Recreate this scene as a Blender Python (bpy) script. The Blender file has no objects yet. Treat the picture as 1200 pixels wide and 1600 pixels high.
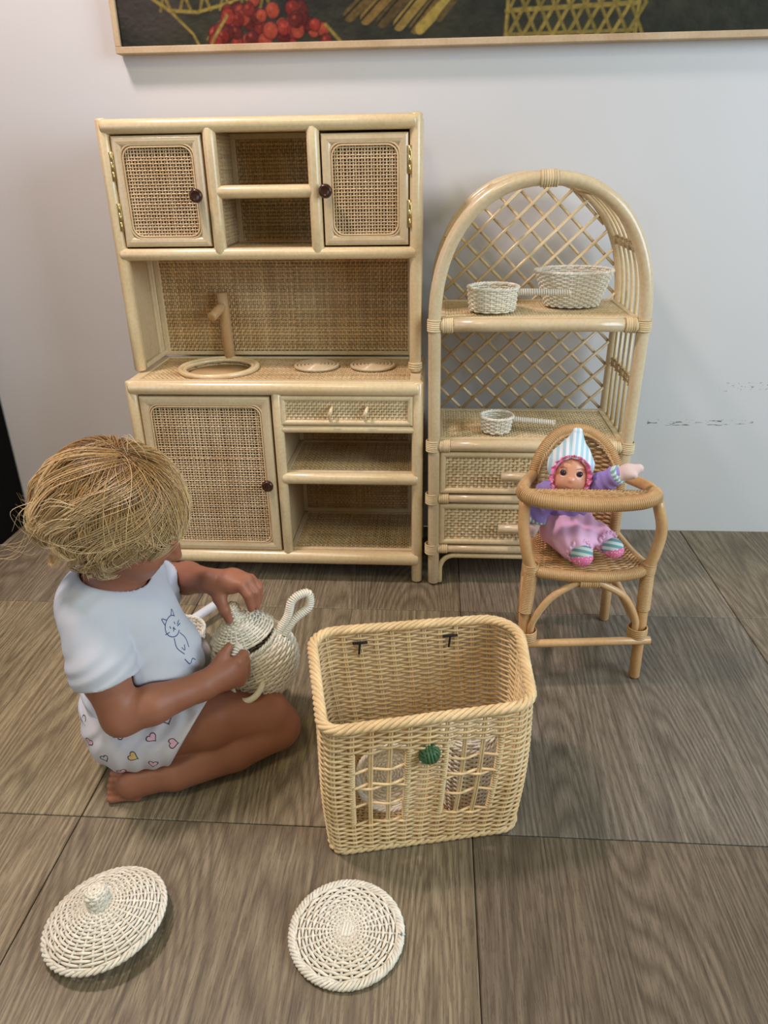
import bpy, math, random
import numpy as np
from mathutils import Vector, Matrix

# ---------------------------------------------------------------- camera, world, lights, exposure
SC = bpy.context.scene
COL = SC.collection
cd = bpy.data.cameras.new('camera')
cam = bpy.data.objects.new('camera', cd); COL.objects.link(cam)
_R = Vector((0.99771, 0.06610, -0.01430)); _U = Vector((-0.01544, 0.42851, 0.90340)); _F = Vector((-0.06585, 0.90111, -0.42855))
cam.matrix_world = Matrix(((_R.x, _U.x, -_F.x, 0.0), (_R.y, _U.y, -_F.y, -1.8042), (_R.z, _U.z, -_F.z, 0.8990), (0, 0, 0, 1)))
cd.sensor_fit = 'VERTICAL'; cd.sensor_height = 36.0; cd.sensor_width = 27.0
cd.lens = 25.626; cd.clip_start = 0.02
SC.camera = cam

world = bpy.data.worlds.new('world'); SC.world = world; world.use_nodes = True
world.node_tree.nodes['Background'].inputs[0].default_value = (1.0, 0.98, 0.72, 1)
world.node_tree.nodes['Background'].inputs[1].default_value = 0.21

def area(name, loc, target, sx, sy, power, color, shape='RECTANGLE'):
    l = bpy.data.lights.new(name, 'AREA'); l.shape = shape; l.size = sx; l.size_y = sy
    l.energy = power; l.color = color
    o = bpy.data.objects.new(name, l); COL.objects.link(o); o.location = loc
    o.rotation_euler = (Vector(target) - Vector(loc)).to_track_quat('-Z', 'Y').to_euler()
    return o
area('window_daylight', (2.3, -1.75, 1.45), (-0.2, -0.5, 0.4), 1.6, 1.6, 60, (0.69, 0.84, 1.0))
area('left_cool_fill', (-2.4, -2.2, 1.4), (-0.3, -0.3, 0.5), 1.4, 1.4, 13, (0.55, 0.70, 1.0))  # unseen cool fill added at left to balance wall colours; no window known there
area('ceiling_downlight', (-1.05, -0.75, 2.5), (-1.05, -0.75, 0), 0.30, 0.30, 34.5, (1.0, 0.815, 0.82), 'DISK')
area('ceiling_downlight', (-0.5, -2.0, 2.5), (-0.5, -2.0, 0), 0.5, 0.5, 11, (1.0, 0.86, 0.52), 'DISK')
vs = SC.view_settings
vs.view_transform = 'Standard'; vs.look = 'None'; vs.gamma = 1.0; vs.use_curve_mapping = False
vs.exposure = 0.09

# ---------------------------------------------------------------- helpers
PI = math.pi
rng = np.random.default_rng(7)

class MB:
    """collects vertex and face arrays, becomes one mesh object"""
    def __init__(s): s.v = []; s.f = []; s.n = 0; s.m = []; s.c = []
    def add(s, v, f, mi=0):
        v = np.asarray(v, float).reshape(-1, 3); f = np.asarray(f, int)
        s.v.append(v); s.f.append((f + s.n, mi)); s.n += len(v)
        return s
    def xform(s, M):
        M = np.array(M); s.v = [v @ M[:3, :3].T + M[:3, 3] for v in s.v]; return s
    def mesh(s, name, mats, origin=(0, 0, 0), smooth=True, colors=None):
        V = np.concatenate(s.v) - np.asarray(origin)
        me = bpy.data.meshes.new(name)
        loops = []; starts = []; mis = []; k = 0
        for f, mi in s.f:
            w = f.shape[1]; loops.append(f.reshape(-1)); starts.append(k + np.arange(len(f)) * w)
            mis.append(np.full(len(f), mi)); k += f.size
        L = np.concatenate(loops); S = np.concatenate(starts); MI = np.concatenate(mis)
        me.vertices.add(len(V)); me.vertices.foreach_set('co', V.astype(np.float32).ravel())
        me.loops.add(len(L)); me.loops.foreach_set('vertex_index', L.astype(np.int32))
        me.polygons.add(len(S)); me.polygons.foreach_set('loop_start', S.astype(np.int32))
        me.polygons.foreach_set('material_index', MI.astype(np.int32))
        me.polygons.foreach_set('use_smooth', np.full(len(S), bool(smooth)))
        me.update(calc_edges=True); me.validate()
        for m in (mats if isinstance(mats, (list, tuple)) else [mats]): me.materials.append(m)
        if colors is not None:
            at = me.color_attributes.new('col', 'FLOAT_COLOR', 'POINT')
            c = np.ones((len(V), 4), np.float32); c[:, :3] = colors; at.data.foreach_set('color', c.ravel())
        return me

ORIG = {}
def thing(name, label, cat, loc=(0, 0, 0), rotz=0.0, group=None, me=None):
    o = bpy.data.objects.new(name, me); COL.objects.link(o); o.location = loc; o.rotation_euler = (0, 0, rotz)
    o['label'] = label; o['category'] = cat
    if group: o['group'] = group
    ORIG[o.name] = (tuple(loc) if rotz == 0 else (0, 0, 0))
    return o
def part(name, mb, mat, parent, smooth=True, label=None, kind=None, colors=None):
    """mesh given in world coordinates (or the thing's own, when it is turned) under its parent"""
    og = ORIG[parent.name]
    o = bpy.data.objects.new(name, mb.mesh(name, mat, og, smooth, colors)); COL.objects.link(o); o.parent = parent
    ORIG[o.name] = og
    if label: o['label'] = label
    if kind: o['kind'] = kind
    return o
def single(name, mb, mat, label, cat, loc=(0, 0, 0), group=None, smooth=True, colors=None):
    o = thing(name, label, cat, loc, 0, group, mb.mesh(name, mat, loc, smooth, colors)); return o
def struct(name, mb, mat, parent=None, smooth=False):
    o = bpy.data.objects.new(name, mb.mesh(name, mat, (0, 0, 0), smooth)); COL.objects.link(o)
    ORIG[o.name] = (0, 0, 0)
    if parent: o.parent = parent
    else: o['kind'] = 'structure'
    return o

# ---- shapes
def unit(a):
    a = np.asarray(a, float); return a / np.maximum(np.linalg.norm(a, axis=-1, keepdims=True), 1e-12)
def frames(P, closed=False, up=None):
    P = np.asarray(P, float); n = len(P)
    if closed: T = np.roll(P, -1, 0) - np.roll(P, 1, 0)
    else:
        T = np.empty_like(P); T[1:-1] = P[2:] - P[:-2]; T[0] = P[1] - P[0]; T[-1] = P[-1] - P[-2]
    T = unit(T)
    if up is not None:
        up = np.broadcast_to(np.asarray(up, float), P.shape)
        B = unit(np.cross(T, up)); N = np.cross(B, T); return T, N, B
    N = np.empty_like(P); a = np.array([0, 0, 1.0]) if abs(T[0][2]) < .9 else np.array([1.0, 0, 0])
    x = a - T[0] * (a @ T[0]); N[0] = x / np.linalg.norm(x)
    for i in range(1, n):
        x = N[i - 1] - T[i] * (N[i - 1] @ T[i]); N[i] = x / max(np.linalg.norm(x), 1e-9)
    return T, N, np.cross(T, N)
def tube(mb, P, r, sides=8, closed=False, cap=True, up=None, flat=1.0, mi=0, dome=False):
    """tube along P; r scalar or per point; flat = ratio of the radius along the normal to that across"""
    P = np.asarray(P, float)
    r = np.broadcast_to(np.asarray(r, float), (len(P),)).copy()
    if dome:            # rounded ends
        d0 = unit(P[0] - P[1]); d1 = unit(P[-1] - P[-2]); a = [0.95, .75, .4]; b = [.3, .66, .92]
        P = np.concatenate([[P[0] + d0 * r[0] * dome * k for k in a], P, [P[-1] + d1 * r[-1] * dome * k for k in a[::-1]]])
        r = np.concatenate([[r[0] * k for k in b], r, [r[-1] * k for k in b[::-1]]])
    n = len(P); T, N, B = frames(P, closed, up)
    a = np.arange(sides) * 2 * PI / sides
    V = P[:, None] + (N[:, None] * (np.cos(a) * flat)[None, :, None] + B[:, None] * np.sin(a)[None, :, None]) * r[:, None, None]
    i = np.arange(n if closed else n - 1); j = np.arange(sides); I, J = np.meshgrid(i, j, indexing='ij')
    I2 = (I + 1) % n; J2 = (J + 1) % sides
    F = np.stack([I * sides + J, I * sides + J2, I2 * sides + J2, I2 * sides + J], -1).reshape(-1, 4)
    b = mb.n
    mb.add(V, F, mi)
    if cap and not closed:
        mb.f.append((np.array([list(range(sides))[::-1]]) + b, mi)); mb.f.append((np.array([list(range(sides))]) + b + (n - 1) * sides, mi))
    return mb
def seg(a, b, n=2):
    return np.asarray(a, float) + np.linspace(0, 1, n)[:, None] * (np.asarray(b, float) - np.asarray(a, float))
def spline(pts, n=24, closed=False):
    """Catmull-Rom through pts"""
    P = np.asarray(pts, float)
    if closed: Q = np.concatenate([P[-1:], P, P[:2]])
    else: Q = np.concatenate([[2 * P[0] - P[1]], P, [2 * P[-1] - P[-2]]])
    m = len(Q) - 3; t = np.linspace(0, m, n + (1 if not closed else 0), endpoint=not closed)
    if closed: t = np.linspace(0, m, n, endpoint=False)
    i = np.clip(t.astype(int), 0, m - 1); u = (t - i)[:, None]
    a, b, c, d = Q[i], Q[i + 1], Q[i + 2], Q[i + 3]
    return .5 * (2 * b + (c - a) * u + (2 * a - 5 * b + 4 * c - d) * u * u + (3 * b - a - 3 * c + d) * u ** 3)
def box(mb, lo, hi, bev=0.001, mi=0):
    lo = np.asarray(lo, float); hi = np.asarray(hi, float); b = min(bev, *(0.45 * (hi - lo)))
    V = []; idx = {}
    for cx in (0, 1):
        for cy in (0, 1):
            for cz in (0, 1):
                c = (cx, cy, cz)
                for ax in range(3):
                    q = [hi[k] if c[k] else lo[k] for k in range(3)]
                    for k in range(3):
                        if k != ax: q[k] += -b if c[k] else b
                    idx[c, ax] = len(V); V.append(q)
    F4 = []; F3 = []
    def face(l, n):
        p = [np.array(V[i]) for i in l]; nn = np.cross(p[1] - p[0], p[2] - p[0])
        return l if nn @ n > 0 else l[::-1]
    ctr = (lo + hi) / 2
    for ax in range(3):
        u, v = [k for k in range(3) if k != ax]
        for s in (0, 1):
            l = []
            for du, dv in ((0, 0), (1, 0), (1, 1), (0, 1)):
                c = [0] * 3; c[ax] = s; c[u] = du; c[v] = dv; l.append(idx[tuple(c), ax])
            n = np.zeros(3); n[ax] = 1 if s else -1; F4.append(face(l, n))
    for ax in range(3):
        u, v = [k for k in range(3) if k != ax]
        for du in (0, 1):
            for dv in (0, 1):
                c0 = [0] * 3; c0[u] = du; c0[v] = dv; c1 = list(c0); c1[ax] = 1; c0 = tuple(c0); c1 = tuple(c1)
                l = [idx[c0, u], idx[c1, u], idx[c1, v], idx[c0, v]]
                n = np.zeros(3); n[u] = 1 if du else -1; n[v] = 1 if dv else -1; F4.append(face(l, n))
    for c in {k[0] for k in idx}:
        n = np.array([1 if q else -1 for q in c], float); F3.append(face([idx[c, 0], idx[c, 1], idx[c, 2]], n))
    b0 = mb.n; mb.add(V, F4, mi); mb.f.append((np.array(F3) + b0, mi))
    return mb
def lathe(mb, prof, c=(0, 0, 0), n=32, axis=(0, 0, 1), mi=0):
    prof = np.asarray(prof, float); a = np.arange(n) * 2 * PI / n
    V = np.stack([prof[:, None, 0] * np.cos(a), prof[:, None, 0] * np.sin(a), np.broadcast_to(prof[:, None, 1], (len(prof), n))], -1)
    M = np.array(Vector((0, 0, 1)).rotation_difference(Vector(axis)).to_matrix())
    V = V @ M.T + np.asarray(c)
    I, J = np.meshgrid(np.arange(len(prof) - 1), np.arange(n), indexing='ij'); J2 = (J + 1) % n
    F = np.stack([I * n + J, I * n + J2, (I + 1) * n + J2, (I + 1) * n + J], -1).reshape(-1, 4)
    b = mb.n; mb.add(V, F, mi)
    if prof[0][0] > 1e-6: mb.f.append((np.array([list(range(n))[::-1]]) + b, mi))
    if prof[-1][0] > 1e-6: mb.f.append((np.array([list(range(n))]) + b + (len(prof) - 1) * n, mi))
    return mb
def coil(mb, P, R, wr, pitch, sides=5, per=12, up=None, flat=1.0, squash=1.0):
    """a strand wound round the path P at radius R"""
    P = np.asarray(P, float); d = np.r_[0, np.cumsum(np.linalg.norm(np.diff(P, axis=0), axis=1))]
    n = max(per, int(d[-1] / pitch * per)); s = np.linspace(0, d[-1], n)
    T, N, B = frames(P, False, up)
    f = lambda A: np.stack([np.interp(s, d, A[:, k]) for k in range(3)], -1)
    R = np.interp(s, d, np.broadcast_to(np.asarray(R, float), (len(P),)))
    ph = s / pitch * 2 * PI
    nrm = f(N) * (np.cos(ph) * squash)[:, None] + f(B) * np.sin(ph)[:, None]
    return tube(mb, f(P) + nrm * (R + wr * flat * .7)[:, None], wr, sides, up=unit(nrm), flat=flat)
def binding(mb, P0, P1, R, wr=0.0024):
    """rings of rattan peel round a pole between P0 and P1"""
    P0 = np.asarray(P0, float); P1 = np.asarray(P1, float); L = np.linalg.norm(P1 - P0); k = max(2, int(round(L / (1.8 * wr))))
    T = (P1 - P0) / L; a = np.array([0, 0, 1.0]) if abs(T[2]) < .9 else np.array([1.0, 0, 0])
    N = unit(a - T * (a @ T)); B = np.cross(T, N); an = np.arange(20) * 2 * PI / 20
    for i in range(k):
        c = P0 + (P1 - P0) * ((i + .5) / k); n = N * np.cos(an)[:, None] + B * np.sin(an)[:, None]
        tube(mb, c + n * (R + wr * .35), wr, 6, closed=True, up=n, flat=.7)
    return mb
def frame_sweep(mb, x0, x1, z0, z1, y, w, d, prof=6):
    """mitred half-round picture frame facing -Y, outer rectangle given"""
    t = np.linspace(0, PI, prof + 1); o = (1 - np.cos(t)) / 2 * w; h = np.sin(t) ** .7 * d
    C = [(x0, z0, 1, 1), (x1, z0, -1, 1), (x1, z1, -1, -1), (x0, z1, 1, -1)]
    for a, b in ((0, 1), (1, 2), (2, 3), (3, 0)):
        V = []
        for (x, z, sx, sz) in (C[a], C[b]):
            for oo, hh in zip(o, h): V.append((x + sx * oo, y - hh, z + sz * oo))
            V.append((x + sx * w, y + .004, z + sz * w)); V.append((x, y + .004, z))
        m = prof + 3; i = np.arange(m); F = np.stack([i, (i + 1) % m, m + (i + 1) % m, m + i], -1)
        mb.add(V, F)
    return mb
def rrect(x0, x1, z0, z1, r, k=6):
    P = []
    for cx, cz, a0 in ((x1 - r, z1 - r, 0), (x0 + r, z1 - r, 90), (x0 + r, z0 + r, 180), (x1 - r, z0 + r, 270)):
        for i in range(k + 1):
            a = math.radians(a0 + 90 * i / k); P.append((cx + r * math.cos(a), cz + r * math.sin(a)))
    return np.array(P)

# ---- weaving
def weave_panel(mb, o, eu, ev, w, h, nu, nv, wu, wv, amp, hole=None, back=True, thick=.35, backoff=.0025, wander=0.0, bmi=1, rnd=None):
    """over-under panel spanned by eu (w) and ev (h) from corner o, normal n = eu x ev;
    nu strands run along ev, nv along eu; wu / wv strand half-widths; hole(u, v) -> True where nothing is woven"""
    o = np.asarray(o, float); eu = np.asarray(eu, float); ev = np.asarray(ev, float); n = np.cross(eu, ev)
    U = (np.arange(nu) + .5) * w / nu; Vv = (np.arange(nv) + .5) * h / nv
    R = rng if rnd is None else rnd
    def strands(A, B, along, across, half, par, L):
        k = len(B); s = np.concatenate([[0], B, [L]])
        off = np.concatenate([[0], np.where(np.arange(k) % 2 == 0, 1., -1.), [0]])
        Vs = []; Fs = []; b = 0
        for i, a in enumerate(A):
            jit = R.normal(0, wander, 1) + np.cumsum(R.normal(0, wander * .3, k + 2)) if wander else np.zeros(k + 2)
            z = off * (1 if (i + par) % 2 == 0 else -1) * amp
            c = o + along * s[:, None] + across * (a + jit)[:, None] + n * z[:, None]
            hw = half * (1 + R.normal(0, .10))
            ring = np.stack([c + across * hw, c + n * hw * thick, c - across * hw, c - n * hw * thick], 1)
            m = k + 2; I, J = np.meshgrid(np.arange(m - 1), np.arange(4), indexing='ij')
            F = np.stack([I * 4 + J, I * 4 + (J + 1) % 4, (I + 1) * 4 + (J + 1) % 4, (I + 1) * 4 + J], -1)
            if hole is not None:
                mid = (s[1:] + s[:-1]) / 2
                keep = np.array([not (hole(a, t) if par == 0 else hole(t, a)) for t in mid])
                F = F[keep]
            Vs.append(ring.reshape(-1, 3)); Fs.append(F.reshape(-1, 4) + b); b += m * 4
        mb.add(np.concatenate(Vs), np.concatenate(Fs))
    strands(U, Vv, ev, eu, wu, 0, h)
    strands(Vv, U, eu, ev, wv, 1, w)
    if back:
        gu = np.linspace(0, w, 41 if hole is not None else 2); gv = np.linspace(0, h, 41 if hole is not None else 2)
        G = o + eu * gu[:, None, None] + ev * gv[None, :, None] - n * backoff
        a, b = len(gu), len(gv); I, J = np.meshgrid(np.arange(a - 1), np.arange(b - 1), indexing='ij')
        F = np.stack([I * b + J, (I + 1) * b + J, (I + 1) * b + J + 1, I * b + J + 1], -1).reshape(-1, 4)
        if hole is not None:
            F = F[[not hole((gu[i] + gu[i + 1]) / 2, (gv[j] + gv[j + 1]) / 2) for i in range(a - 1) for j in range(b - 1)]]
        mb.add(G, F, bmi)
    return mb
def weave_ring(mb, P, N, nst, amp, wr, par, sides=5, flat=1.0):
    """one closed weaver row along ring P (K points, K = nst * q), bulging along N over and under nst stakes"""
    K = len(P); ph = np.arange(K) / K * nst * PI
    tube(mb, P + N * (amp * np.cos(ph + par * PI))[:, None], wr, sides, closed=True, up=N, flat=flat)
def woven_lathe(mb, prof, nst, wr, amp, pitch, q=4, sides=5, c=(0, 0, 0), M=None, stakes=True, sr=None, sx=1.0, sy=1.0, start=0.0):
    """basket work of revolution: rows every pitch along the profile [(r, z), ...]"""
    prof = np.asarray(prof, float); d = np.r_[0, np.cumsum(np.linalg.norm(np.diff(prof, axis=0), axis=1))]
    rows = int((d[-1] - start) / pitch); K = nst * q; a = np.arange(K) * 2 * PI / K
    M = np.eye(3) if M is None else np.array(M)
    tan = unit(np.gradient(prof, d, axis=0))
    for j in range(rows + 1):
        s = start + j * pitch; r = np.interp(s, d, prof[:, 0]); z = np.interp(s, d, prof[:, 1])
        t = np.array([np.interp(s, d, tan[:, 0]), np.interp(s, d, tan[:, 1])]); nr, nz = t[1], -t[0]
        k = min(1.0, r / max(nst * wr * 1.1 / PI, 1e-6))
        P = np.stack([r * np.cos(a) * sx, r * np.sin(a) * sy, np.full(K, z)], -1) @ M.T + np.asarray(c)
        N = np.stack([nr * np.cos(a), nr * np.sin(a), np.full(K, nz)], -1) @ M.T
        weave_ring(mb, P, unit(N), nst, amp * k, wr, j % 2, sides)
    if stakes:
        sr = sr or wr * .8
        for i in range(nst):
            b = i * 2 * PI / nst
            P = np.stack([prof[:, 0] * math.cos(b) * sx, prof[:, 0] * math.sin(b) * sy, prof[:, 1]], -1) @ M.T + np.asarray(c)
            tube(mb, P, sr, 4)
    return mb
def braid_ring(mb, P, R, wr, turns, sides=5, strands=3, closed=True):
    """plaited border: strands wound round the path P"""
    P = np.asarray(P, float)
    T, N, B = frames(P, closed, up=(0, 0, 1.0001))
    K = len(P); t = np.arange(K) / (K if closed else K - 1) * turns * 2 * PI
    for s in range(strands):
        ph = t + s * 2 * PI / strands
        Q = P + N * (R * .8 * np.sin(ph))[:, None] + B * (R * np.cos(ph))[:, None]
        tube(mb, Q, wr, sides, closed=closed)
    return mb

# ---------------------------------------------------------------- materials
def lin(r, g, b):
    f = lambda c: (c / 255 / 12.92) if c / 255 <= .04045 else ((c / 255 + .055) / 1.055) ** 2.4
    return (f(r), f(g), f(b), 1)
class NT:
    def __init__(s, name):
        s.m = bpy.data.materials.new(name); s.m.use_nodes = True; s.t = s.m.node_tree
        s.b = s.t.nodes['Principled BSDF']
    def n(s, typ, inp=None, **kw):
        q = s.t.nodes.new(typ)
        for k, v in kw.items(): setattr(q, k, v)
        for k, v in (inp or {}).items():
            if hasattr(v, 'is_output') or isinstance(v, bpy.types.NodeSocket): s.t.links.new(v, q.inputs[k])
            else: q.inputs[k].default_value = v
        return q
    def l(s, a, b): s.t.links.new(a, b)
    def math(s, op, a, b=0.0, c=None):
        inp = {0: a, 1: b}
        if c is not None: inp[2] = c
        return s.n('ShaderNodeMath', inp, operation=op).outputs[0]
    def mix(s, f, a, b, blend='MIX'):
        q = s.n('ShaderNodeMix', data_type='RGBA', blend_type=blend)
        for i, v in ((0, f), (6, a), (7, b)):
            if isinstance(v, bpy.types.NodeSocket): s.l(v, q.inputs[i])
            else: q.inputs[i].default_value = v
        return q.outputs[2]
    def ramp(s, f, stops):
        q = s.n('ShaderNodeValToRGB', {0: f}); e = q.color_ramp.elements
        while len(e) < len(stops): e.new(.5)
        for k, (p, c) in zip(e, stops): k.position = p; k.color = c
        return q.outputs[0]
    def coord(s, scale=(1, 1, 1), which='Object', loc=None):
        c = s.n('ShaderNodeTexCoord').outputs[which]
        mp = s.n('ShaderNodeMapping', {0: c, 3: scale})
        if loc is not None: s.l(loc, mp.inputs[1])
        return mp.outputs[0]
    def noise(s, v, scale, detail=3, rough=.55, dist=0.0):
        return s.n('ShaderNodeTexNoise', {'Vector': v, 'Scale': scale, 'Detail': detail, 'Roughness': rough, 'Distortion': dist}).outputs[0]
    def bump(s, h, strength, dist=.002):
        s.l(s.n('ShaderNodeBump', {'Height': h, 'Strength': strength, 'Distance': dist}).outputs[0], s.b.inputs['Normal'])
    def set(s, **kw):
        for k, v in kw.items():
            k = k.replace('_', ' ')
            if isinstance(v, bpy.types.NodeSocket): s.l(v, s.b.inputs[k])
            else: s.b.inputs[k].default_value = v
        return s

def cane_mat(name, c, c2, rough=.45, island=.18, scale=9, spec=.4, coat=0.0, bump=.15):
    """rattan: two tones mixed by noise, every strand a little lighter or darker"""
    t = NT(name); v = t.coord((1, 1, 1))
    nz = t.noise(v, scale, 4); fine = t.noise(v, scale * 22, 2)
    col = t.mix(t.ramp(nz, [(.35, (0, 0, 0, 1)), (.68, (1, 1, 1, 1))]), c, c2)
    if island:
        r = t.n('ShaderNodeNewGeometry').outputs['Random Per Island']
        col = t.mix(1.0, col, t.ramp(r, [(0, (1 - island,) * 3 + (1,)), (1, (1 + island * .4,) * 3 + (1,))]), 'MULTIPLY')
    col = t.mix(.18, col, t.ramp(fine, [(.3, (.45, .4, .35, 1)), (.6, (1, 1, 1, 1))]), 'MULTIPLY')
    t.set(Base_Color=col, Roughness=rough, Specular_IOR_Level=spec, Coat_Weight=coat, Coat_Roughness=.18)
    t.bump(fine, bump, .0006)
    return t.m
def flat_mat(name, c, rough=.5, metal=0.0, spec=.5, sss=0.0):
    t = NT(name); v = t.coord(); nz = t.noise(v, 40, 2)
    t.set(Base_Color=t.mix(t.math('MULTIPLY', nz, .25), c, (c[0] * .6, c[1] * .6, c[2] * .6, 1)), Roughness=rough, Metallic=metal, Specular_IOR_Level=spec)
    if sss: t.set(Subsurface_Weight=sss, Subsurface_Radius=(.6, .25, .12), Subsurface_Scale=.006)
    return t.m

MT = {}
MT['pole'] = cane_mat('rattan_pole', lin(237, 214, 168), lin(228, 199, 150), .30, .08, 7, .5, .55, .05)
MT['pole2'] = cane_mat('rattan_pole_tan', lin(228, 206, 166), lin(214, 188, 146), .30, .08, 7, .5, .55, .05)
MT['board'] = cane_mat('plain_board', lin(214, 190, 148), lin(200, 172, 128), .5, .05, 5)
MT['strip'] = cane_mat('trim_strip', lin(234, 212, 170), lin(222, 196, 150), .4, .08, 6)
MT['webbing'] = cane_mat('cane_webbing', lin(232, 204, 160), lin(214, 180, 132), .45, .22, 12)
MT['closeweave'] = cane_mat('close_cane', lin(228, 198, 148), lin(202, 166, 114), .45, .30, 10)
MT['closepale'] = cane_mat('close_cane_pale', lin(238, 216, 172), lin(222, 194, 146), .45, .22, 10)
MT['backing'] = flat_mat('cane_underside', lin(112, 80, 46), .8)
MT['paleback'] = flat_mat('pale_cane_underside', lin(176, 142, 96), .8)
MT['hole_shade'] = flat_mat('brown_hole_shade', lin(104, 76, 54), .9)  # dark brown standing for the shade inside the closed cabinets
MT['dark'] = flat_mat('dark_inside', lin(70, 48, 30), .9)
MT['knob'] = flat_mat('brown_knob', lin(62, 30, 18), .22, 0, .6)
MT['brass'] = flat_mat('brass', lin(214, 190, 132), .32, 1.0)
MT['basket'] = cane_mat('basket_cane', lin(238, 210, 160), lin(222, 188, 134), .5, .16, 8)
MT['white'] = cane_mat('white_wicker', lin(248, 242, 226), lin(238, 228, 204), .5, .14, 8)
MT['honey'] = cane_mat('honey_cane', lin(216, 176, 122), lin(192, 148, 96), .38, .2, 9, .45, .2)
MT['honeypole'] = cane_mat('honey_pole', lin(222, 180, 128), lin(206, 158, 104), .34, .08, 7, .45, .3, .05)
MT['green'] = cane_mat('green_cane', lin(88, 128, 84), lin(50, 88, 60), .4, .3, 30)
MT['black'] = flat_mat('black_cord', lin(18, 16, 15), .6)
MT['tapwood'] = cane_mat('tap_wood', lin(206, 168, 116), lin(188, 148, 98), .5, .05, 12)

# wall paint: white, faint trowelled unevenness, old scuffs at chair height
t = NT('wall_paint'); v = t.coord()
big = t.noise(t.coord((1.2, 1, .6)), 1.6, 3)
col = t.mix(big, lin(219, 217, 215), lin(210, 208, 206))
sx = t.n('ShaderNodeSeparateXYZ', {0: t.n('ShaderNodeTexCoord').outputs['Object']}).outputs
def band(x, a, b): return t.math('MULTIPLY', t.math('GREATER_THAN', x, a), t.math('LESS_THAN', x, b))
sc1 = t.noise(t.coord((9, 1, 60)), 3.0, 4, .7)
sc2 = t.noise(t.coord((40, 1, 90)), 2.2, 3, .7)
mk = t.math('MULTIPLY', t.math('MULTIPLY', band(sx[2], .296, .312), band(sx[0], .54, .80)), t.math('GREATER_THAN', sc1, .565))
mk2 = t.math('MULTIPLY', t.math('MULTIPLY', band(sx[2], .385, .408), band(sx[0], .70, .86)), t.math('GREATER_THAN', sc2, .62))
mk3 = t.math('MULTIPLY', t.math('MULTIPLY', band(sx[2], .14, .9), band(sx[0], .5, 1.2)), t.math('GREATER_THAN', sc2, .765))
mk = t.math('MAXIMUM', mk, t.math('MAXIMUM', mk2, t.math('MULTIPLY', mk3, .5)))
col = t.mix(t.math('MULTIPLY', mk, .75), col, lin(70, 68, 66))
t.set(Base_Color=col, Roughness=.62, Specular_IOR_Level=.3); t.bump(t.noise(v, 60, 3), .12, .001)
MT['wall'] = t.m

# wood-look floor tile: printed boards with grain along Y, every tile another print
t = NT('wood_look_tile')
rnd = t.n('ShaderNodeObjectInfo').outputs['Random']
loc = t.n('ShaderNodeCombineXYZ', {0: t.math('MULTIPLY', rnd, 37.0), 1: t.math('MULTIPLY', rnd, 91.0), 2: 0.0}).outputs[0]
co = t.n('ShaderNodeTexCoord').outputs['Object']
mp = lambda sc: t.n('ShaderNodeMapping', {0: co, 1: loc, 3: sc}).outputs[0]
s3 = t.n('ShaderNodeSeparateXYZ', {0: co}).outputs
px = t.math('ADD', t.math('MULTIPLY', t.math('ADD', s3[0], .3), 1 / .205), t.math('MULTIPLY', rnd, .5))
pid = t.math('FLOOR', px); fr = t.math('FRACT', px)
prand = t.n('ShaderNodeTexWhiteNoise', {'Vector': t.n('ShaderNodeCombineXYZ', {0: pid, 1: t.math('MULTIPLY', rnd, 100)}).outputs[0]}, noise_dimensions='2D').outputs[0]
gv = t.n('ShaderNodeVectorMath', {0: mp((1, .22, 1)), 1: t.n('ShaderNodeCombineXYZ', {0: t.math('MULTIPLY', prand, 7.0), 1: prand, 2: 0.0}).outputs[0]}, operation='ADD').outputs[0]
vm = lambda sc: t.n('ShaderNodeVectorMath', {0: gv, 1: sc}, operation='MULTIPLY').outputs[0]
field = t.noise(vm((1.15, .5, 1)), 4.6, 2, .4, .25)
rings = t.math('PINGPONG', t.math('MULTIPLY', field, 46.0), .5)
line = t.ramp(rings, [(0, (1, 1, 1, 1)), (.34, (0, 0, 0, 1))])
fine = t.noise(vm((190, 30, 1)), 1.0, 5, .72)
streak = t.noise(vm((60, 5, 1)), 1.0, 3, .6)
pore = t.noise(vm((420, 110, 1)), 1.0, 3, .7)
g = t.math('ADD', t.math('ADD', t.math('MULTIPLY', rings, .16), t.math('MULTIPLY', fine, .86)), t.math('MULTIPLY', streak, .16))
tone = t.ramp(g, [(.38, lin(106, 93, 75)), (.52, lin(134, 120, 99)), (.66, lin(154, 140, 118)), (.84, lin(168, 154, 131))])
tone = t.mix(t.math('MULTIPLY', line, t.math('MULTIPLY', t.math('MULTIPLY', streak, fine), 1.5)), tone, lin(80, 67, 53))
tone = t.mix(t.math('MULTIPLY', t.math('LESS_THAN', pore, .45), .42), tone, lin(74, 62, 49))
big = t.noise(gv, 5.0, 3)
tone = t.mix(1.0, tone, t.ramp(big, [(.3, (.84, .84, .84, 1)), (.7, (1.10, 1.10, 1.10, 1))]), 'MULTIPLY')
tone = t.mix(1.0, tone, t.ramp(prand, [(0, (.90, .89, .87, 1)), (1, (1.07, 1.07, 1.07, 1))]), 'MULTIPLY')
tone = t.mix(1.0, tone, t.n('ShaderNodeObjectInfo').outputs['Color'], 'MULTIPLY')
edge = t.math('LESS_THAN', t.math('MINIMUM', fr, t.math('SUBTRACT', 1.0, fr)), .007)
tone = t.mix(t.math('MULTIPLY', edge, .45), tone, lin(70, 58, 46))
t.set(Base_Color=tone, Roughness=t.math('ADD', .40, t.math('MULTIPLY', fine, .22)), Specular_IOR_Level=.42)
t.bump(t.math('ADD', fine, t.math('MULTIPLY', rings, .5)), .25, .0008)
MT['tile'] = t.m
MT['grout'] = flat_mat('grout', lin(66, 54, 44), .9)

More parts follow.
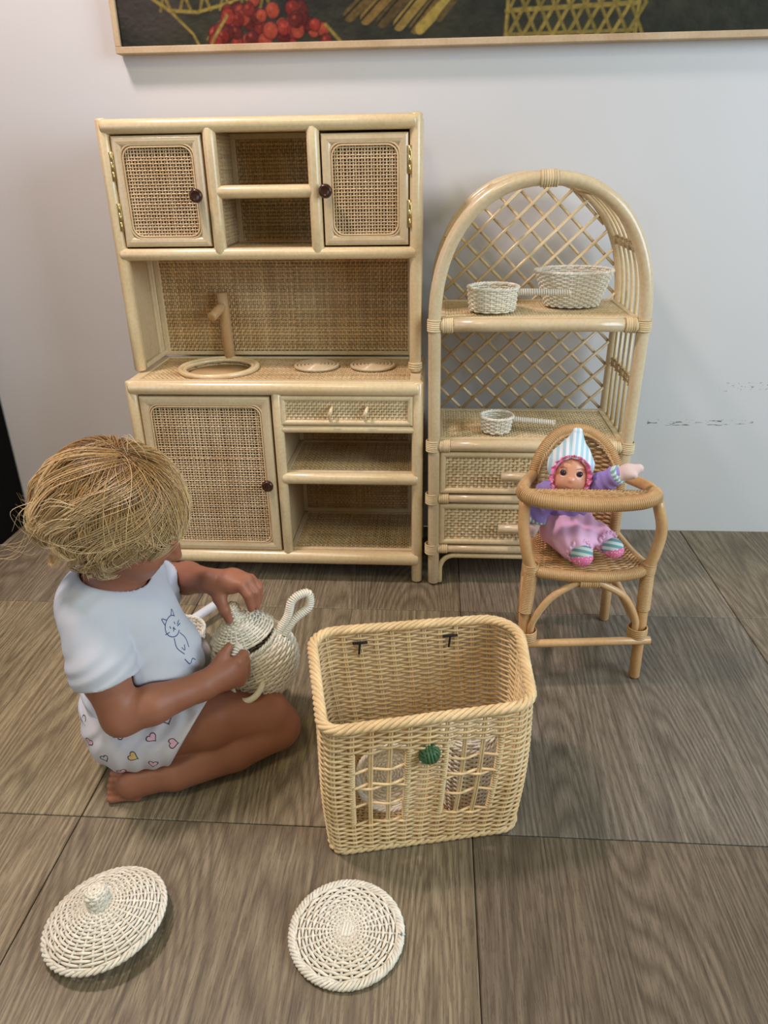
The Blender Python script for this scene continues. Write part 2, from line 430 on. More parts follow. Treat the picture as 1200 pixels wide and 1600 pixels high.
# ---------------------------------------------------------------- setting
struct('wall_back', box(MB(), (-2.6, 0, 0), (2.6, .12, 2.7), .0), MT['wall'])
floor = struct('floor', box(MB(), (-2.6, -3.2, -.06), (2.6, .0, -.003), .0), MT['grout'])
tm = box(MB(), (-.2991, -.2991, -.012), (.2991, .2991, 0), .0012).mesh('tile', MT['tile'], smooth=False)
GX, GY = -.5333, -1.0224
TINT = {(1, -1): (.62, .59, .55), (1, 0): (.76, .79, .86), (0, -1): (.90, .88, .79), (-1, 0): (1.25, 1.25, 1.05), (-1, -1): (1.0, .96, .84), (0, 0): (1.02, 1.02, .92), (0, 1): (1.08, 1.08, 1.02), (1, 1): (.92, .93, .96)}
rest = -(GY + .6)                         # last course against the wall is cut to what is left
cm = box(MB(), (-.2991, -.2991, -.012), (.2991, -.3 + rest - .001, 0), .0012).mesh('tile', MT['tile'], smooth=False)
for j in range(-3, 2):
    for i in range(-3, 5):
        o = bpy.data.objects.new('tile', cm if j == 1 else tm); COL.objects.link(o); o.parent = floor
        o.location = (GX + .6 * i + .3, GY + .6 * j + .3, 0); o.color = TINT.get((i, j), (.95, .94, .90)) + (1,)      # every tile its own print tone

# ---------------------------------------------------------------- toy kitchen
K = thing('toy_kitchen', 'tall pale rattan toy kitchen with cane doors, a sink and two coiled burners', 'toy kitchen', (-.345, -.19, 0))
X, Y, Z = (1, 0, 0), (0, 1, 0), (0, 0, 1)
def pole(name, a, b, r, parent=K, mat='pole', dome=.35, n=5, label=None):
    return part(name, tube(MB(), seg(a, b, n), r, 14, dome=dome), MT[mat], parent, label=label)
LX0, LX1, FY, BY = -.6565, -.0345, -.2955, -.075
UX0, UX1, UY = -.6600, -.0420, -.2225
for x in (LX0, LX1):
    pole('post', (x, FY, .006), (x, FY, .484), .0128); pole('post', (x, BY, .006), (x, BY, .484), .0125)
for x in (UX0, UX1):
    pole('post', (x, UY, .494), (x, UY, .988), .0128); pole('post', (x, BY, .494), (x, BY, .988), .0125)
part('binding', binding(MB(), (UX1, UY, .497), (UX1, UY, .512), .013), MT['pole'], K)
def rail(x0, x1, y, z, r, **k): return pole('rail', (x0, y, z), (x1, y, z), r, dome=.5, **k)
rail(LX0 + .001, LX1 - .001, FY - .003, .4725, .0150)
rail(LX0 + .001, LX1 - .001, FY - .003, .0625, .0165)
rail(-.331, LX1 - .004, FY - .002, .3815, .0086)
rail(-.334, LX1 - .002, FY - .003, .2655, .0140)
rail(UX0 + .003, UX1 - .003, UY - .003, .9765, .0138)
rail(UX0 + .003, UX1 - .003, UY - .003, .7385, .0124)
rail(-.440, -.2500, UY - .002, .8565, .0128)
for x, z0, z1, y, r in ((-.3385, .070, .462, FY - .002, .0118), (-.4470, .742, .970, UY - .003, .0135), (-.2425, .742, .970, UY - .003, .0130)):
    pole('divider', (x, y, z0), (x, y, z1), r)
for x in (LX0, LX1):
    pole('side_rail', (x, FY, .472), (x, BY, .472), .0115); pole('side_rail', (x, FY, .062), (x, BY, .062), .0115)
for x in (UX0, UX1):
    pole('side_rail', (x, UY, .976), (x, BY, .976), .0115); pole('side_rail', (x, UY, .738), (x, BY, .738), .0115)
pole('rail', (LX0, BY, .062), (LX1, BY, .062), .0115); pole('rail', (UX0, BY, .976), (UX1, BY, .976), .0115)

def board(name, lo, hi, mat='board', bev=.001): return part(name, box(MB(), lo, hi, bev), MT[mat], K, smooth=False)
# plain side boards and inner walls
for x in (LX0, LX1): board('side_panel', (x - .003, FY + .012, .068), (x + .003, BY - .01, .470))
for x in (UX0, UX1):
    board('side_panel', (x - .003, UY + .010, .500), (x + .003, BY - .01, .975))
board('divider_panel', (-.3415, FY + .008, .080), (-.3355, BY - .004, .460))
for x in (-.447, -.2425): board('divider_panel', (x - .003, UY + .008, .750), (x + .003, BY - .004, .966))
board('top_panel', (UX0, UY, .974), (UX1, BY, .979))
board('cabinet_floor', (LX0, FY + .01, .070), (-.341, BY, .076))
board('cabinet_floor', (UX0, UY + .008, .743), (-.447, BY, .748)); board('cabinet_floor', (-.2425, UY + .008, .743), (UX1, BY, .748))

def woven(name, o, eu, ev, w, h, pu=.0050, pv=.0072, mat='closeweave', hole=None, amp=.0009, parent=K, f=(.46, .47)):
    nu = int(round(w / pu)); nv = int(round(h / pv))
    mb = weave_panel(MB(), o, eu, ev, w, h, nu, nv, w / nu * f[0], h / nv * f[1], amp, hole, wander=.00012)
    return part(name, mb, [MT[mat], MT['paleback' if mat == 'closepale' else 'backing']], parent, kind='stuff')
PY = BY - .004
woven('back_panel', (-.640, PY, .503), X, Z, .580, .222)
woven('back_panel', (-.443, PY, .752), X, Z, .197, .212)
woven('back_panel', (-.334, PY, .086), X, Z, .284, .365)
board('back_panel', (LX0, BY + .004, .070), (LX1, BY + .008, .470)); board('back_panel', (UX0, BY + .004, .74), (UX1, BY + .008, .975))
# thin strips that frame the back panels
for lo, hi in (((-.650, PY - .006, .494), (-.050, PY - .001, .503)), ((-.650, PY - .005, .494), (-.637, PY - .001, .73)), ((-.063, PY - .005, .494), (-.050, PY - .001, .73)),
               ((-.336, PY - .005, .080), (-.326, PY - .001, .455)), ((-.063, PY - .005, .080), (-.048, PY - .001, .455)), ((-.336, PY - .006, .080), (-.048, PY - .001, .090)),
               ((-.444, PY - .005, .75), (-.432, PY - .001, .965)), ((-.256, PY - .005, .75), (-.246, PY - .001, .965)), ((-.444, PY - .006, .955), (-.246, PY - .001, .966)),
               ((UX0 + .003, UY + .014, .500), (UX0 + .008, UY + .019, .728)), ((UX0 + .003, BY - .030, .500), (UX0 + .009, BY - .020, .728)), ((UX0 + .003, UY + .014, .494), (UX0 + .012, BY - .006, .504))):
    board('trim_strip', lo, hi, 'strip')
# counter with its sink hole
SK = (-.489, -.192)
CX0, CX1, CY0, CY1 = -.640, -.052, -.283, -.086
woven('counter_top', (CX0, CY0, .4840), X, Y, CX1 - CX0, CY1 - CY0, .0052, .0070, hole=lambda u, v: (CX0 + u - SK[0]) ** 2 + (CY0 + v - SK[1]) ** 2 < .078 ** 2)
for lo, hi in (((LX0 - .006, FY - .006, .4835), (LX1 + .008, CY0, .4880)), ((LX0 - .006, CY0, .4835), (CX0, BY, .4880)), ((CX1, CY0, .4835), (LX1 + .006, BY, .4880)), ((CX0, CY1, .4835), (CX1, BY, .4890))):
    board('counter_edge', lo, hi, 'strip', .0015)
an = np.arange(56) * 2 * PI / 56
ring = lambda c, r, z: np.stack([c[0] + r * np.cos(an), c[1] + r * np.sin(an), np.full(56, z)], -1)
sk = part('sink', woven_lathe(MB(), [(.079, .484), (.074, .455), (.062, .432), (.035, .424), (.006, .423)], 26, .0024, .0014, .0047, c=(SK[0], SK[1], 0)), MT['closeweave'], K, kind='stuff')
part('bowl_lining', lathe(MB(), [(.004, .4195), (.038, .420), (.066, .429), (.079, .455), (.083, .478)], (SK[0], SK[1], 0), 40), MT['closeweave'], sk)
mb = MB(); tube(mb, ring(SK, .086, .4905), .0060, 10, closed=True); part('sink_rim', mb, MT['pole'], K)
mb = MB(); tube(mb, ring(SK, .0765, .4890), .0046, 8, closed=True); part('sink_rim', mb, MT['pole'], K)
for cx, cy in ((-.270, -.170), (-.142, -.166)):
    a = np.linspace(.3, 6.05 * 2 * PI, 210); r = .0505 * a / a[-1]
    mb = tube(MB(), np.stack([cx + r * np.cos(a), cy + r * np.sin(a), np.full(len(a), .4905) + .0015 * (1 - a / a[-1])], -1), .0039, 7, dome=.8)
    part('burner', mb, MT['pole2'], K, label='flat coil of round rattan')
# tap: upright stick with a stub of a lever
tp = pole('tap', (-.487, -.101, .489), (-.4910, -.101, .641), .0125, mat='tapwood', dome=.15, label='brown wooden stick tap')
pole('tap_lever', (-.492, -.106, .612), (-.5085, -.142, .593), .0112, tp, 'tapwood', .15)

def cane_door(name, x0, x1, z0, z1, y, fw, pitch, pv, knob, hinges, rad=.022):
    d = part(name, frame_sweep(MB(), x0, x1, z0, z1, y, fw, .009), MT['pole2'], K, smooth=False)
    ix0, ix1, iz0, iz1 = x0 + fw - .004, x1 - fw + .004, z0 + fw - .004, z1 - fw + .004
    w, h = ix1 - ix0, iz1 - iz0; nu, nv = int(w / pitch), int(h / pv)
    def out(u, v):      # rounded corners
        a = abs(u - w / 2) - (w / 2 - rad); b = abs(v - h / 2) - (h / 2 - rad)
        return a > 0 and b > 0 and a * a + b * b > rad * rad
    mb = weave_panel(MB(), (ix0, y - .0035, iz0), X, Z, w, h, nu, nv, pitch * .25, pv * .24, .0006, out, back=False, wander=.00025)
    part('cane_panel', mb, MT['webbing'], d, kind='stuff')
    P = rrect(ix0 + .001, ix1 - .001, iz0 + .001, iz1 - .001, rad)
    mb = MB()
    for k, rr in ((0, .0019), (.0042, .0017)):
        Q = rrect(ix0 + k, ix1 - k, iz0 + k, iz1 - k, rad - k * .5)
        tube(mb, np.stack([Q[:, 0], np.full(len(Q), y - .0062), Q[:, 1]], -1), rr, 6, closed=True)
    part('beading', mb, MT['webbing'], d)
    part('hole_shade_board', box(MB(), (ix0, y + .0045, iz0), (ix1, y + .0065, iz1), .0003), MT['hole_shade'], d, smooth=False)  # board added behind the cane so its holes look dark, like interior shade
    # corner fillers behind the beading
    for sx, sz in ((0, 0), (1, 0), (1, 1), (0, 1)):
        cx = (ix1 if sx else ix0); cz = (iz1 if sz else iz0); dx = -1 if sx else 1; dz = -1 if sz else 1
        aa = np.linspace(0, PI / 2, 6); pts = [(cx, cz)] + [(cx + dx * (rad - rad * math.sin(q)), cz + dz * (rad - rad * math.cos(q))) for q in aa]
        V = [(px_, y - .0045, pz) for px_, pz in pts] + [(px_, y - .001, pz) for px_, pz in pts]
        F = [(0, i, i + 1) if dx * dz > 0 else (0, i + 1, i) for i in range(1, 6)]
        part('corner_infill', MB().add(V, F), MT['pole2'], d, smooth=False)
    kx, kz = knob
    kb = lathe(MB(), [(.0052, -.004), (.0050, .007), (.0095, .0095), (.0130, .0135), (.0135, .0175), (.0112, .0212), (.0080, .0222), (.0074, .0215), (0, .0225)], (kx, y - .007, kz), 26, (0, -1, 0))
    part('knob', kb, MT['knob'], d, label='polished dark brown wooden knob')
    for hx, hz0, hz1 in hinges:
        mb = box(MB(), (hx - .0040, y - .0085, hz0), (hx + .0040, y - .0070, hz1), .0004)
        zz = np.linspace(hz0, hz1, 4)
        for q in range(3): tube(mb, seg((hx, y - .0085, zz[q] + .0003), (hx, y - .0085, zz[q + 1] - .0003)), .0022, 8)
        part('hinge', mb, MT['brass'], d, label='brass butt hinge')
    return d
UF = UY - .002
cane_door('cabinet_door', -.6455, -.4630, .7530, .9610, UF, .021, .0058, .0061, (-.480, .851), [(-.6475, .879, .932), (-.6475, .785, .838)])
cane_door('cabinet_door', -.2275, -.0560, .7530, .9585, UF, .021, .0058, .0061, (-.2195, .8565), [(-.0535, .885, .935), (-.0535, .787, .838)])
cane_door('cabinet_door', -.6425, -.3530, .0800, .4550, FY - .002, .023, .0064, .0059, (-.3700, .253), [])
# drawer
DY = FY - .004
dr = part('drawer', frame_sweep(MB(), -.3320, -.0440, .3910, .4580, DY, .0125, .008), MT['strip'], K, smooth=False)
woven('drawer_panel', (-.3210, DY - .001, .402), X, Z, .266, .045, .0052, .0062, 'closepale', parent=dr, amp=.0011)
part('drawer_box', box(MB(), (-.325, DY + .005, .395), (-.052, BY - .02, .452)), MT['board'], dr, smooth=False)
for x in (-.222, -.146):
    a = np.linspace(math.radians(-95), math.radians(95), 14)
    P = np.stack([np.full(14, x) + .004 * np.sin(a), DY - .003 - .013 * np.cos(a), .4215 + .0115 * np.sin(a)], -1)
    part('handle', tube(MB(), P, np.interp(np.linspace(0, 1, 14), [0, .5, 1], [.0028, .0046, .0028]), 8, dome=.5), MT['pole'], dr, label='small bent cane handle')
# open shelves on the right
for z in (.2760, .0785):
    woven('shelf_panel', (-.324, FY + .010, z), X, Y, .270, .195, .0052, .0070)
    for lo, hi in (((-.335, FY + .004, z - .004), (-.046, FY + .013, z + .0035)), ((-.335, BY - .017, z - .004), (-.046, BY - .006, z + .003)), ((-.335, FY + .01, z - .004), (-.324, BY - .01, z + .003)), ((-.054, FY + .01, z - .004), (-.046, BY - .01, z + .003))):
        board('trim_strip', lo, hi, 'strip')
woven('shelf_panel', (-.440, UY + .010, .7475), X, Y, .192, .125); woven('shelf_panel', (-.440, UY + .010, .8560), X, Y, .192, .125)
woven('side_weave', (-.4435, UY + .012, .752), Y, Z, .125, .210); woven('side_weave', (UX1 - .004, BY - .010, .500), (0, -1, 0), Z, .118, .225)

# ---------------------------------------------------------------- arched shelf unit
S = thing('arched_shelf', 'arched rattan shelf unit with lattice back and two woven drawers, beside the toy kitchen', 'shelf', (.207, -.19, 0))
SX0, SX1, SFY, SBY, SZ = -.0005, .4145, -.3030, -.0720, .612
SC0, SA, SBB = (SX0 + SX1) / 2, (SX1 - SX0) / 2, .2635
def spole(name, P, r, mat='pole', dome=.3, label=None, sides=12): return part(name, tube(MB(), np.asarray(P, float), r, sides, dome=dome), MT[mat], S, label=label)
def arch(y, inset=0.0, t0=0, t1=180, n=40, z0=SZ):
    a = np.radians(np.linspace(t0, t1, n))
    ex = .90    # slightly squarer than an ellipse
    cx = np.sign(np.cos(a)) * np.abs(np.cos(a)) ** ex; sz = np.sin(a) ** ex
    return np.stack([SC0 + (SA - inset) * cx, np.full(n, y), z0 + (SBB - inset) * sz], -1)
for y, n in ((SFY, 'front'), (SBY, 'back')):
    P = np.concatenate([seg((SX1 - .006, y, .006), (SX1, y, .60), 8), arch(y), seg((SX0, y, .60), (SX0 + .006, y, .006), 8)])
    part('arch_pole', tube(MB(), P, .0132 if n == 'front' else .0115, 14, dome=.25), MT['pole2'], S)
RZ = (.606, .3475, .2220, .0945)
for z, r in zip(RZ, (.0135, .0122, .0098, .0098)):
    spole('rail', seg((SX0 + .012, SFY, z), (SX1 - .012, SFY, z), 5), r, 'pole2', 0)
    for x in (SX0, SX1):
        s = 1 if x == SX0 else -1
        part('binding', binding(MB(), (x, SFY, z - .0125), (x, SFY, z + .0125), .0134), MT['closepale'], S)
        part('binding', binding(MB(), (x + s * .015, SFY, z), (x + s * .037, SFY, z), r), MT['closepale'], S)
        if z > .3: spole('side_rail', seg((x, SFY, z), (x, SBY, z), 4), .009)
for z in (.606, .3475, .0945): spole('rail', seg((SX0, SBY, z), (SX1, SBY, z), 4), .009)
ap = arch(SFY)
part('binding', binding(MB(), (SC0 - .016, SFY, SZ + SBB - .0005), (SC0 + .016, SFY, SZ + SBB - .0005), .0134), MT['closepale'], S)
# lattice of thin canes across the back
def inside(x, z):
    if x < SX0 + .010 or x > SX1 - .010 or z < .362: return False
    if z <= SZ: return True
    q = abs((x - SC0) / (SA - .010)) ** (2 / .90) + ((z - SZ) / (SBB - .010)) ** (2 / .90)
    return q < 1
LS = .0560
for s, dy in ((1, -.0035), (-1, .0035)):
    for k in range(-14, 22):
        t = np.linspace(0, .66, 331); x = SX0 - .33 + k * LS + t * 1.0 if s > 0 else SX1 + .33 - k * LS - t
        z = .355 + t * .97
        m = np.array([inside(a, b) for a, b in zip(x, z)]); i = np.flatnonzero(m)
        if len(i) > 12:
            spole('lattice_cane', np.stack([x[i[[0, len(i) // 2, -1]]], np.full(3, SBY + dy), z[i[[0, len(i) // 2, -1]]]], -1), .0037, 'pole', 0, sides=7)
# shelf boards of close cane with their edge strips
for z in (.6175, .3600):
    nu, nv = 62, 30; w, h = .372, .196
    mb = weave_panel(MB(), (SX0 + .022, SFY + .014, z), X, Y, w, h, nu, nv, w / nu * .46, h / nv * .46, .0010, wander=.00015)
    part('shelf_panel', mb, [MT['closepale'], MT['paleback']], S, kind='stuff')
    for lo, hi in (((SX0 + .010, SFY + .004, z - .005), (SX1 - .010, SFY + .014, z + .0035)), ((SX0 + .010, SBY - .021, z - .005), (SX1 - .010, SBY - .008, z + .0035)), ((SX0 + .010, SFY + .012, z - .005), (SX0 + .022, SBY - .012, z + .0032)), ((SX1 - .021, SFY + .012, z - .005), (SX1 - .010, SBY - .012, z + .0032))):
        part('edge_strip', box(MB(), lo, hi, .001), MT['strip'], S, smooth=False)
# slatted sides: thin canes between the hoops, tied half way by a knotted strand
for x, s in ((SX1, 1), (SX0, -1)):
    ys = np.linspace(SFY + .036, SBY - .030, 5)
    for y in ys:
        spole('side_cane', seg((x, y, .356), (x, y, .604), 3), .0042, dome=0, sides=8)
        P = arch(y, -.001, 0, 66, 16); P[:, 0] = SC0 + s * (P[:, 0] - SC0)
        spole('side_cane', np.concatenate([[(x, y, .604)], P]), .0042, dome=0, sides=8)
    for P in (np.array([(x, SFY + .01, .482), (x, SBY - .01, .482)]), None):
        if P is None:
            q = arch(0, 0, 29, 29, 1)[0]; P = np.array([(SC0 + s * (q[0] - SC0), SFY + .01, q[2]), (SC0 + s * (q[0] - SC0), SBY - .01, q[2])])
        mb = MB()
        for dz in (-.0055, .0055):
            tube(mb, seg(P[0] + [0, 0, dz], P[1] + [0, 0, dz], 2), .0022, 6)
        for y in ys: coil(mb, np.array([(P[0][0], y, P[0][2] - .010), (P[0][0], y, P[0][2] + .010)]), .0046, .0019, .0040, 5)
        for k in range(4):
            ya, yb = ys[k], ys[k + 1]; tube(mb, spline([(P[0][0] - s * .004, ya, P[0][2] - .006), (P[0][0] - s * .006, (ya + yb) / 2, P[0][2]), (P[0][0] - s * .004, yb, P[0][2] + .006)], 6), .002, 5)
        part('knotted_strand', mb, MT['closeweave'], S)
    q = arch(0, .002, 66, 66, 1)[0]
    spole('cross_bar', seg((SC0 + s * (q[0] - SC0), SFY, q[2]), (SC0 + s * (q[0] - SC0), SBY, q[2])), .006)
    part('knotted_strand', coil(MB(), seg((SC0 + s * (q[0] - SC0), SFY + .03, q[2]), (SC0 + s * (q[0] - SC0), SBY - .03, q[2])), .006, .0024, .006, 5), MT['closeweave'], S)
    part('side_panel', box(MB(), (x - .004, SFY + .012, .098), (x + .004, SBY - .006, .345), .001), MT['board'], S, smooth=False)
part('back_board', box(MB(), (SX0, SBY - .004, .095), (SX1, SBY, .345), .001), MT['board'], S, smooth=False)
part('bottom_board', box(MB(), (SX0, SFY + .008, .090), (SX1, SBY, .096), .001), MT['board'], S, smooth=False)
# drawers
for z0, z1 in ((.2345, .3340), (.1065, .2095)):
    d = part('drawer', frame_sweep(MB(), SX0 + .016, SX1 - .016, z0, z1, SFY + .002, .0135, .008), MT['strip'], S, smooth=False)
    w, h = SX1 - SX0 - .054, z1 - z0 - .022; nu, nv = 44, int(h / .0064)
    mb = weave_panel(MB(), (SX0 + .027, SFY + .001, z0 + .011), X, Z, w, h, nu, nv, w / nu * .45, h / nv * .44, .0014, wander=.0002)
    part('drawer_panel', mb, [MT['closepale'], MT['paleback']], d, kind='stuff')
    part('drawer_box', box(MB(), (SX0 + .02, SFY + .008, z0 + .004), (SX1 - .02, SBY - .02, z1 - .004), .001), MT['dark'], d, smooth=False)
    zc = (z0 + z1) / 2
    mb = tube(MB(), seg((SC0 - .058, SFY - .022, zc), (SC0 + .058, SFY - .022, zc), 3), .0104, 14, dome=.12)
    for sx in (-.035, .035): tube(mb, seg((SC0 + sx, SFY - .018, zc), (SC0 + sx, SFY + .003, zc)), .004, 8)
    part('handle', mb, MT['pole2'], d, label='round stick handle')
# bent cane bracket under the bottom rail
P = np.concatenate([seg((SX0 + .0205, SFY, .006), (SX0 + .0205, SFY, .045), 3), [(SX0 + .022 + .032 * (1 - math.cos(a)), SFY, .045 + .031 * math.sin(a)) for a in np.linspace(.2, PI / 2, 8)],
                    [(SX1 - .022 - .032 * (1 - math.cos(a)), SFY, .045 + .031 * math.sin(a)) for a in np.linspace(PI / 2, .2, 8)], seg((SX1 - .0205, SFY, .045), (SX1 - .0205, SFY, .006), 3)])
spole('bent_bracket', P, .0058)

# ---------------------------------------------------------------- wicker pots on the arched shelf
def coil_handle(name, P, R, parent, mat='white'):
    mb = tube(MB(), P, R * .75, 8, dome=.6); coil(mb, P, R * .72, .0022, .0046, 6, 10)
    return part(name, mb, MT[mat], parent, label='coil-wrapped handle')
def pot(name, label, c, r0, r1, h, nst, group=None, bulge=0.0, sy=1.0):
    t = thing(name, label, 'pot' if 'bowl' not in name else 'bowl', c, 0, group)
    zs = np.linspace(0, 1, 10); prof = np.stack([r0 + (r1 - r0) * zs + bulge * np.sin(zs * PI), .003 + (h - .006) * zs], -1)
    part('woven_wall', woven_lathe(MB(), prof, nst, .0020, .0018, .0043, c=c, sr=.0018, sy=sy), MT['white'], t, kind='stuff')
    part('woven_base', woven_lathe(MB(), [(.004, .0035), (r0, .0035)], max(10, nst // 2 * 2), .0021, .0012, .0042, c=c, sr=.0016, sy=sy), MT['white'], t, kind='stuff')
    a = np.arange(96) * 2 * PI / 96
    P = np.stack([r1 * np.cos(a), r1 * np.sin(a) * sy, np.full(96, h - .002)], -1) + c
    part('rim', braid_ring(MB(), P, .0024, .0020, nst / 2), MT['white'], t)
    return t
p1 = pot('wicker_saucepan', 'white wicker saucepan with long wrapped handle on the upper shelf', (.119, -.229, .6225), .0455, .0510, .050, 26)
coil_handle('handle', spline([(.166, -.238, .661), (.20, -.246, .662), (.272, -.258, .662)], 12), .0052, p1)
pot('wicker_bowl', 'big white wicker bowl flaring upwards on the upper shelf', (.292, -.168, .6225), .056, .0800, .074, 36, sy=.8)
p2 = pot('wicker_saucepan', 'smallest white wicker saucepan with wrapped handle on the lower shelf above the drawers', (.138, -.252, .3650), .0295, .0350, .037, 20)
coil_handle('handle', spline([(.171, -.255, .3935), (.205, -.262, .3925), (.262, -.272, .3905)], 12), .0048, p2)

# ---------------------------------------------------------------- the square basket in front
B = thing('wicker_basket', 'big open cream wicker basket with two latticed windows and a green knot knob', 'basket', (0, -.95, 0))
bot = np.array([(-.137, -1.072), (.130, -1.014), (.122, -.835), (-.158, -.885)])
top = np.array([(-.136, -1.088), (.139, -1.020), (.138, -.808), (-.186, -.868)])
BH = .243
def rpoly(C, r, K):
    P = []; m = 9; L = []
    for i in range(4):
        a, b, c = C[i - 1], C[i], C[(i + 1) % 4]; u = unit(a - b); v = unit(c - b)
        th = math.acos(np.clip(u @ v, -1, 1)); d = r[i] / math.tan(th / 2); ctr = b + unit(u + v) * (r[i] / math.sin(th / 2))
        p, q = b + u * d, b + v * d; a0 = math.atan2(*(p - ctr)[::-1]); a1 = math.atan2(*(q - ctr)[::-1])
        da = (a1 - a0 + PI) % (2 * PI) - PI
        for k in range(m): A = a0 + da * k / (m - 1); P.append(ctr + r[i] * np.array([math.cos(A), math.sin(A)]))
    P = np.array(P); Q = np.concatenate([P, P[:1]]); d = np.r_[0, np.cumsum(np.linalg.norm(np.diff(Q, axis=0), axis=1))]
    s = np.arange(K) * d[-1] / K
    return np.stack([np.interp(s, d, Q[:, 0]), np.interp(s, d, Q[:, 1])], -1)
NST, Q5 = 38, 5
KB = NST * Q5
def bring(z):
    f = z / BH; bul = .006 * math.sin(PI * f)
    C = bot * (1 - f) + top * f; ctr = C.mean(0); C = C + unit(C - ctr) * bul
    P = rpoly(C, [.020 + .004 * f, .026 + .010 * f, .030 + .022 * f, .026 + .012 * f], KB)
    T = unit(np.roll(P, -1, 0) - np.roll(P, 1, 0)); N = np.stack([T[:, 1], -T[:, 0]], -1)
    z3 = np.full((KB, 1), z)
    return np.concatenate([P, z3], 1), np.concatenate([N, z3 * 0], 1)
fx = unit(bot[1] - bot[0]); WIN = ((.036, .112), (.163, .234)); WZ0, WZ1 = .0665, .1960
def col_u(P): return (P[:, :2] - bot[0]) @ fx
def front(P): return np.abs((P[:, :2] - bot[0]) @ np.array([fx[1], -fx[0]])) < .03
sidx = np.arange(NST) * Q5
P0, _ = bring(.13); u0 = col_u(P0[sidx]); fr0 = front(P0[sidx])
# snap the windows to stakes
wins = []
for a, b in WIN:
    i0 = [i for i in range(NST) if fr0[i]]; ia = min(i0, key=lambda i: abs(u0[i] - a)); wins.append((ia * Q5, (ia + 3) * Q5))
pitch = .0047; nrow = int((BH - .008) / pitch)
mb = MB(); bars = MB()
for j in range(nrow):
    z = .007 + j * pitch; P, N = bring(z); ph = np.arange(KB) / KB * NST * PI + (j % 2) * PI
    W = P + N * (.0028 * np.cos(ph))[:, None]; W[:, 2] += rng.normal(0, .0002) + .0006 * np.sin(np.arange(KB) / KB * 9 * PI + j)
    if WZ0 < z < WZ1:
        a, b = wins[0]; c, d = wins[1]
        idx1 = np.arange(b, c + 1) % KB; idx2 = np.arange(d, a + KB + 1) % KB
        tube(mb, W[idx1], .0020, 5, up=N[idx1]); tube(mb, W[idx2], .0020, 5, up=N[idx2])
        k = round((z - WZ0) / pitch); n = round((WZ1 - WZ0) / pitch)
        if k in (round(n * .25), round(n * .5), round(n * .5) + 1, round(n * .76)):
            for e, f in wins:
                ii = np.arange(e, f + 1) % KB; tube(bars, W[ii], .0021, 5, up=N[ii])
    else: tube(mb, W, .0020, 5, closed=True, up=N)
part('woven_wall', mb, MT['basket'], B, kind='stuff'); part('window_bars', bars, MT['basket'], B, kind='stuff')
ZS = np.linspace(.004, BH, 14); RR = [bring(z) for z in ZS]; mb = MB()
for i in sidx:
    for o in (-1, 1):
        P = np.array([r[0][i] + (r[0][(i + 1) % KB] - r[0][i - 1]) * .16 * o for r in RR]); tube(mb, P, .0019, 5)
part('stakes', mb, MT['basket'], B, kind='stuff')
for e, f in wins:
    mb = MB(); zz = np.arange(WZ0 - .002, WZ1 + .003, .0043)
    for k in (e, f):
        P = np.array([bring(z)[0][k] for z in np.linspace(WZ0 - .003, WZ1 + .003, 8)]); coil(mb, P, .0022, .0018, .0044, 5, 8)
    part('window_edge', mb, MT['basket'], B, kind='stuff')
R, N = bring(BH)
part('plaited_rim', braid_ring(MB(), R, .0056, .0033, 17, strands=5), MT['basket'], B)
R, N = bring(.006)
part('plaited_foot', braid_ring(MB(), R, .0034, .0030, 26, strands=3), MT['basket'], B)
lo, hi = bot.min(0), bot.max(0); Rb = bring(.01)[0][:, :2]
def outside(u, v):
    q = lo + (u, v); c = False; n = len(Rb)
    a, b = Rb, np.roll(Rb, -1, 0); m = (a[:, 1] > q[1]) != (b[:, 1] > q[1])
    x = a[m, 0] + (q[1] - a[m, 1]) / (b[m, 1] - a[m, 1]) * (b[m, 0] - a[m, 0]); return (x > q[0]).sum() % 2 == 0
part('woven_base', weave_panel(MB(), (lo[0], lo[1], .0065), X, Y, hi[0] - lo[0], hi[1] - lo[1], 34, 46, .0030, .0024, .0012, outside), [MT['basket'], MT['backing']], B, kind='stuff')
# green knot
kc = np.array([.0015, -1.056, .1835]); kn = np.array([fx[1], -fx[0], .1]); mb = MB(); rs = np.random.default_rng(3)
for i in range(3):
    ax = unit(np.eye(3)[i] + .25); u = unit(np.cross(ax, (.3, .5, .8))); w = np.cross(ax, u); a = np.arange(40) * 2 * PI / 40
    for o in (-.0062, -.0021, .0021, .0062):
        rr = math.sqrt(.0128 ** 2 - o * o) + .0012 * np.cos(2 * a + i * 2.1)
        tube(mb, kc + ax * o + (u * np.cos(a)[:, None] + w * np.sin(a)[:, None]) * rr[:, None], .0021, 6, closed=True)
lathe(mb, [(0, -.0115), (.0080, -.0085), (.0115, 0), (.0080, .0085), (0, .0115)], kc, 14)
part('knot_knob', mb, MT['green'], B, label='green woven knot knob on the front')
# black cord ties inside the back wall
Rz = bring(.222)[0]; Nz = bring(.222)[1]
for px_ in (-.112, .030):
    i = min(range(KB // 2, KB), key=lambda k: abs(Rz[k, 0] - px_) + (9 if Rz[k, 1] < -.93 else 0)); c = Rz[i] - Nz[i] * .0065; tt = unit(Rz[(i + 1) % KB] - Rz[i - 1])
    mb = tube(MB(), seg(c - tt * .011, c + tt * .011, 3), .0024, 6, dome=.5); tube(mb, seg(c, c + np.array([0, 0, -.021]) + tt * .002, 3), .0017, 6, dome=.5)
    part('cord_tie', mb, MT['black'], B, label='short black cord tie')
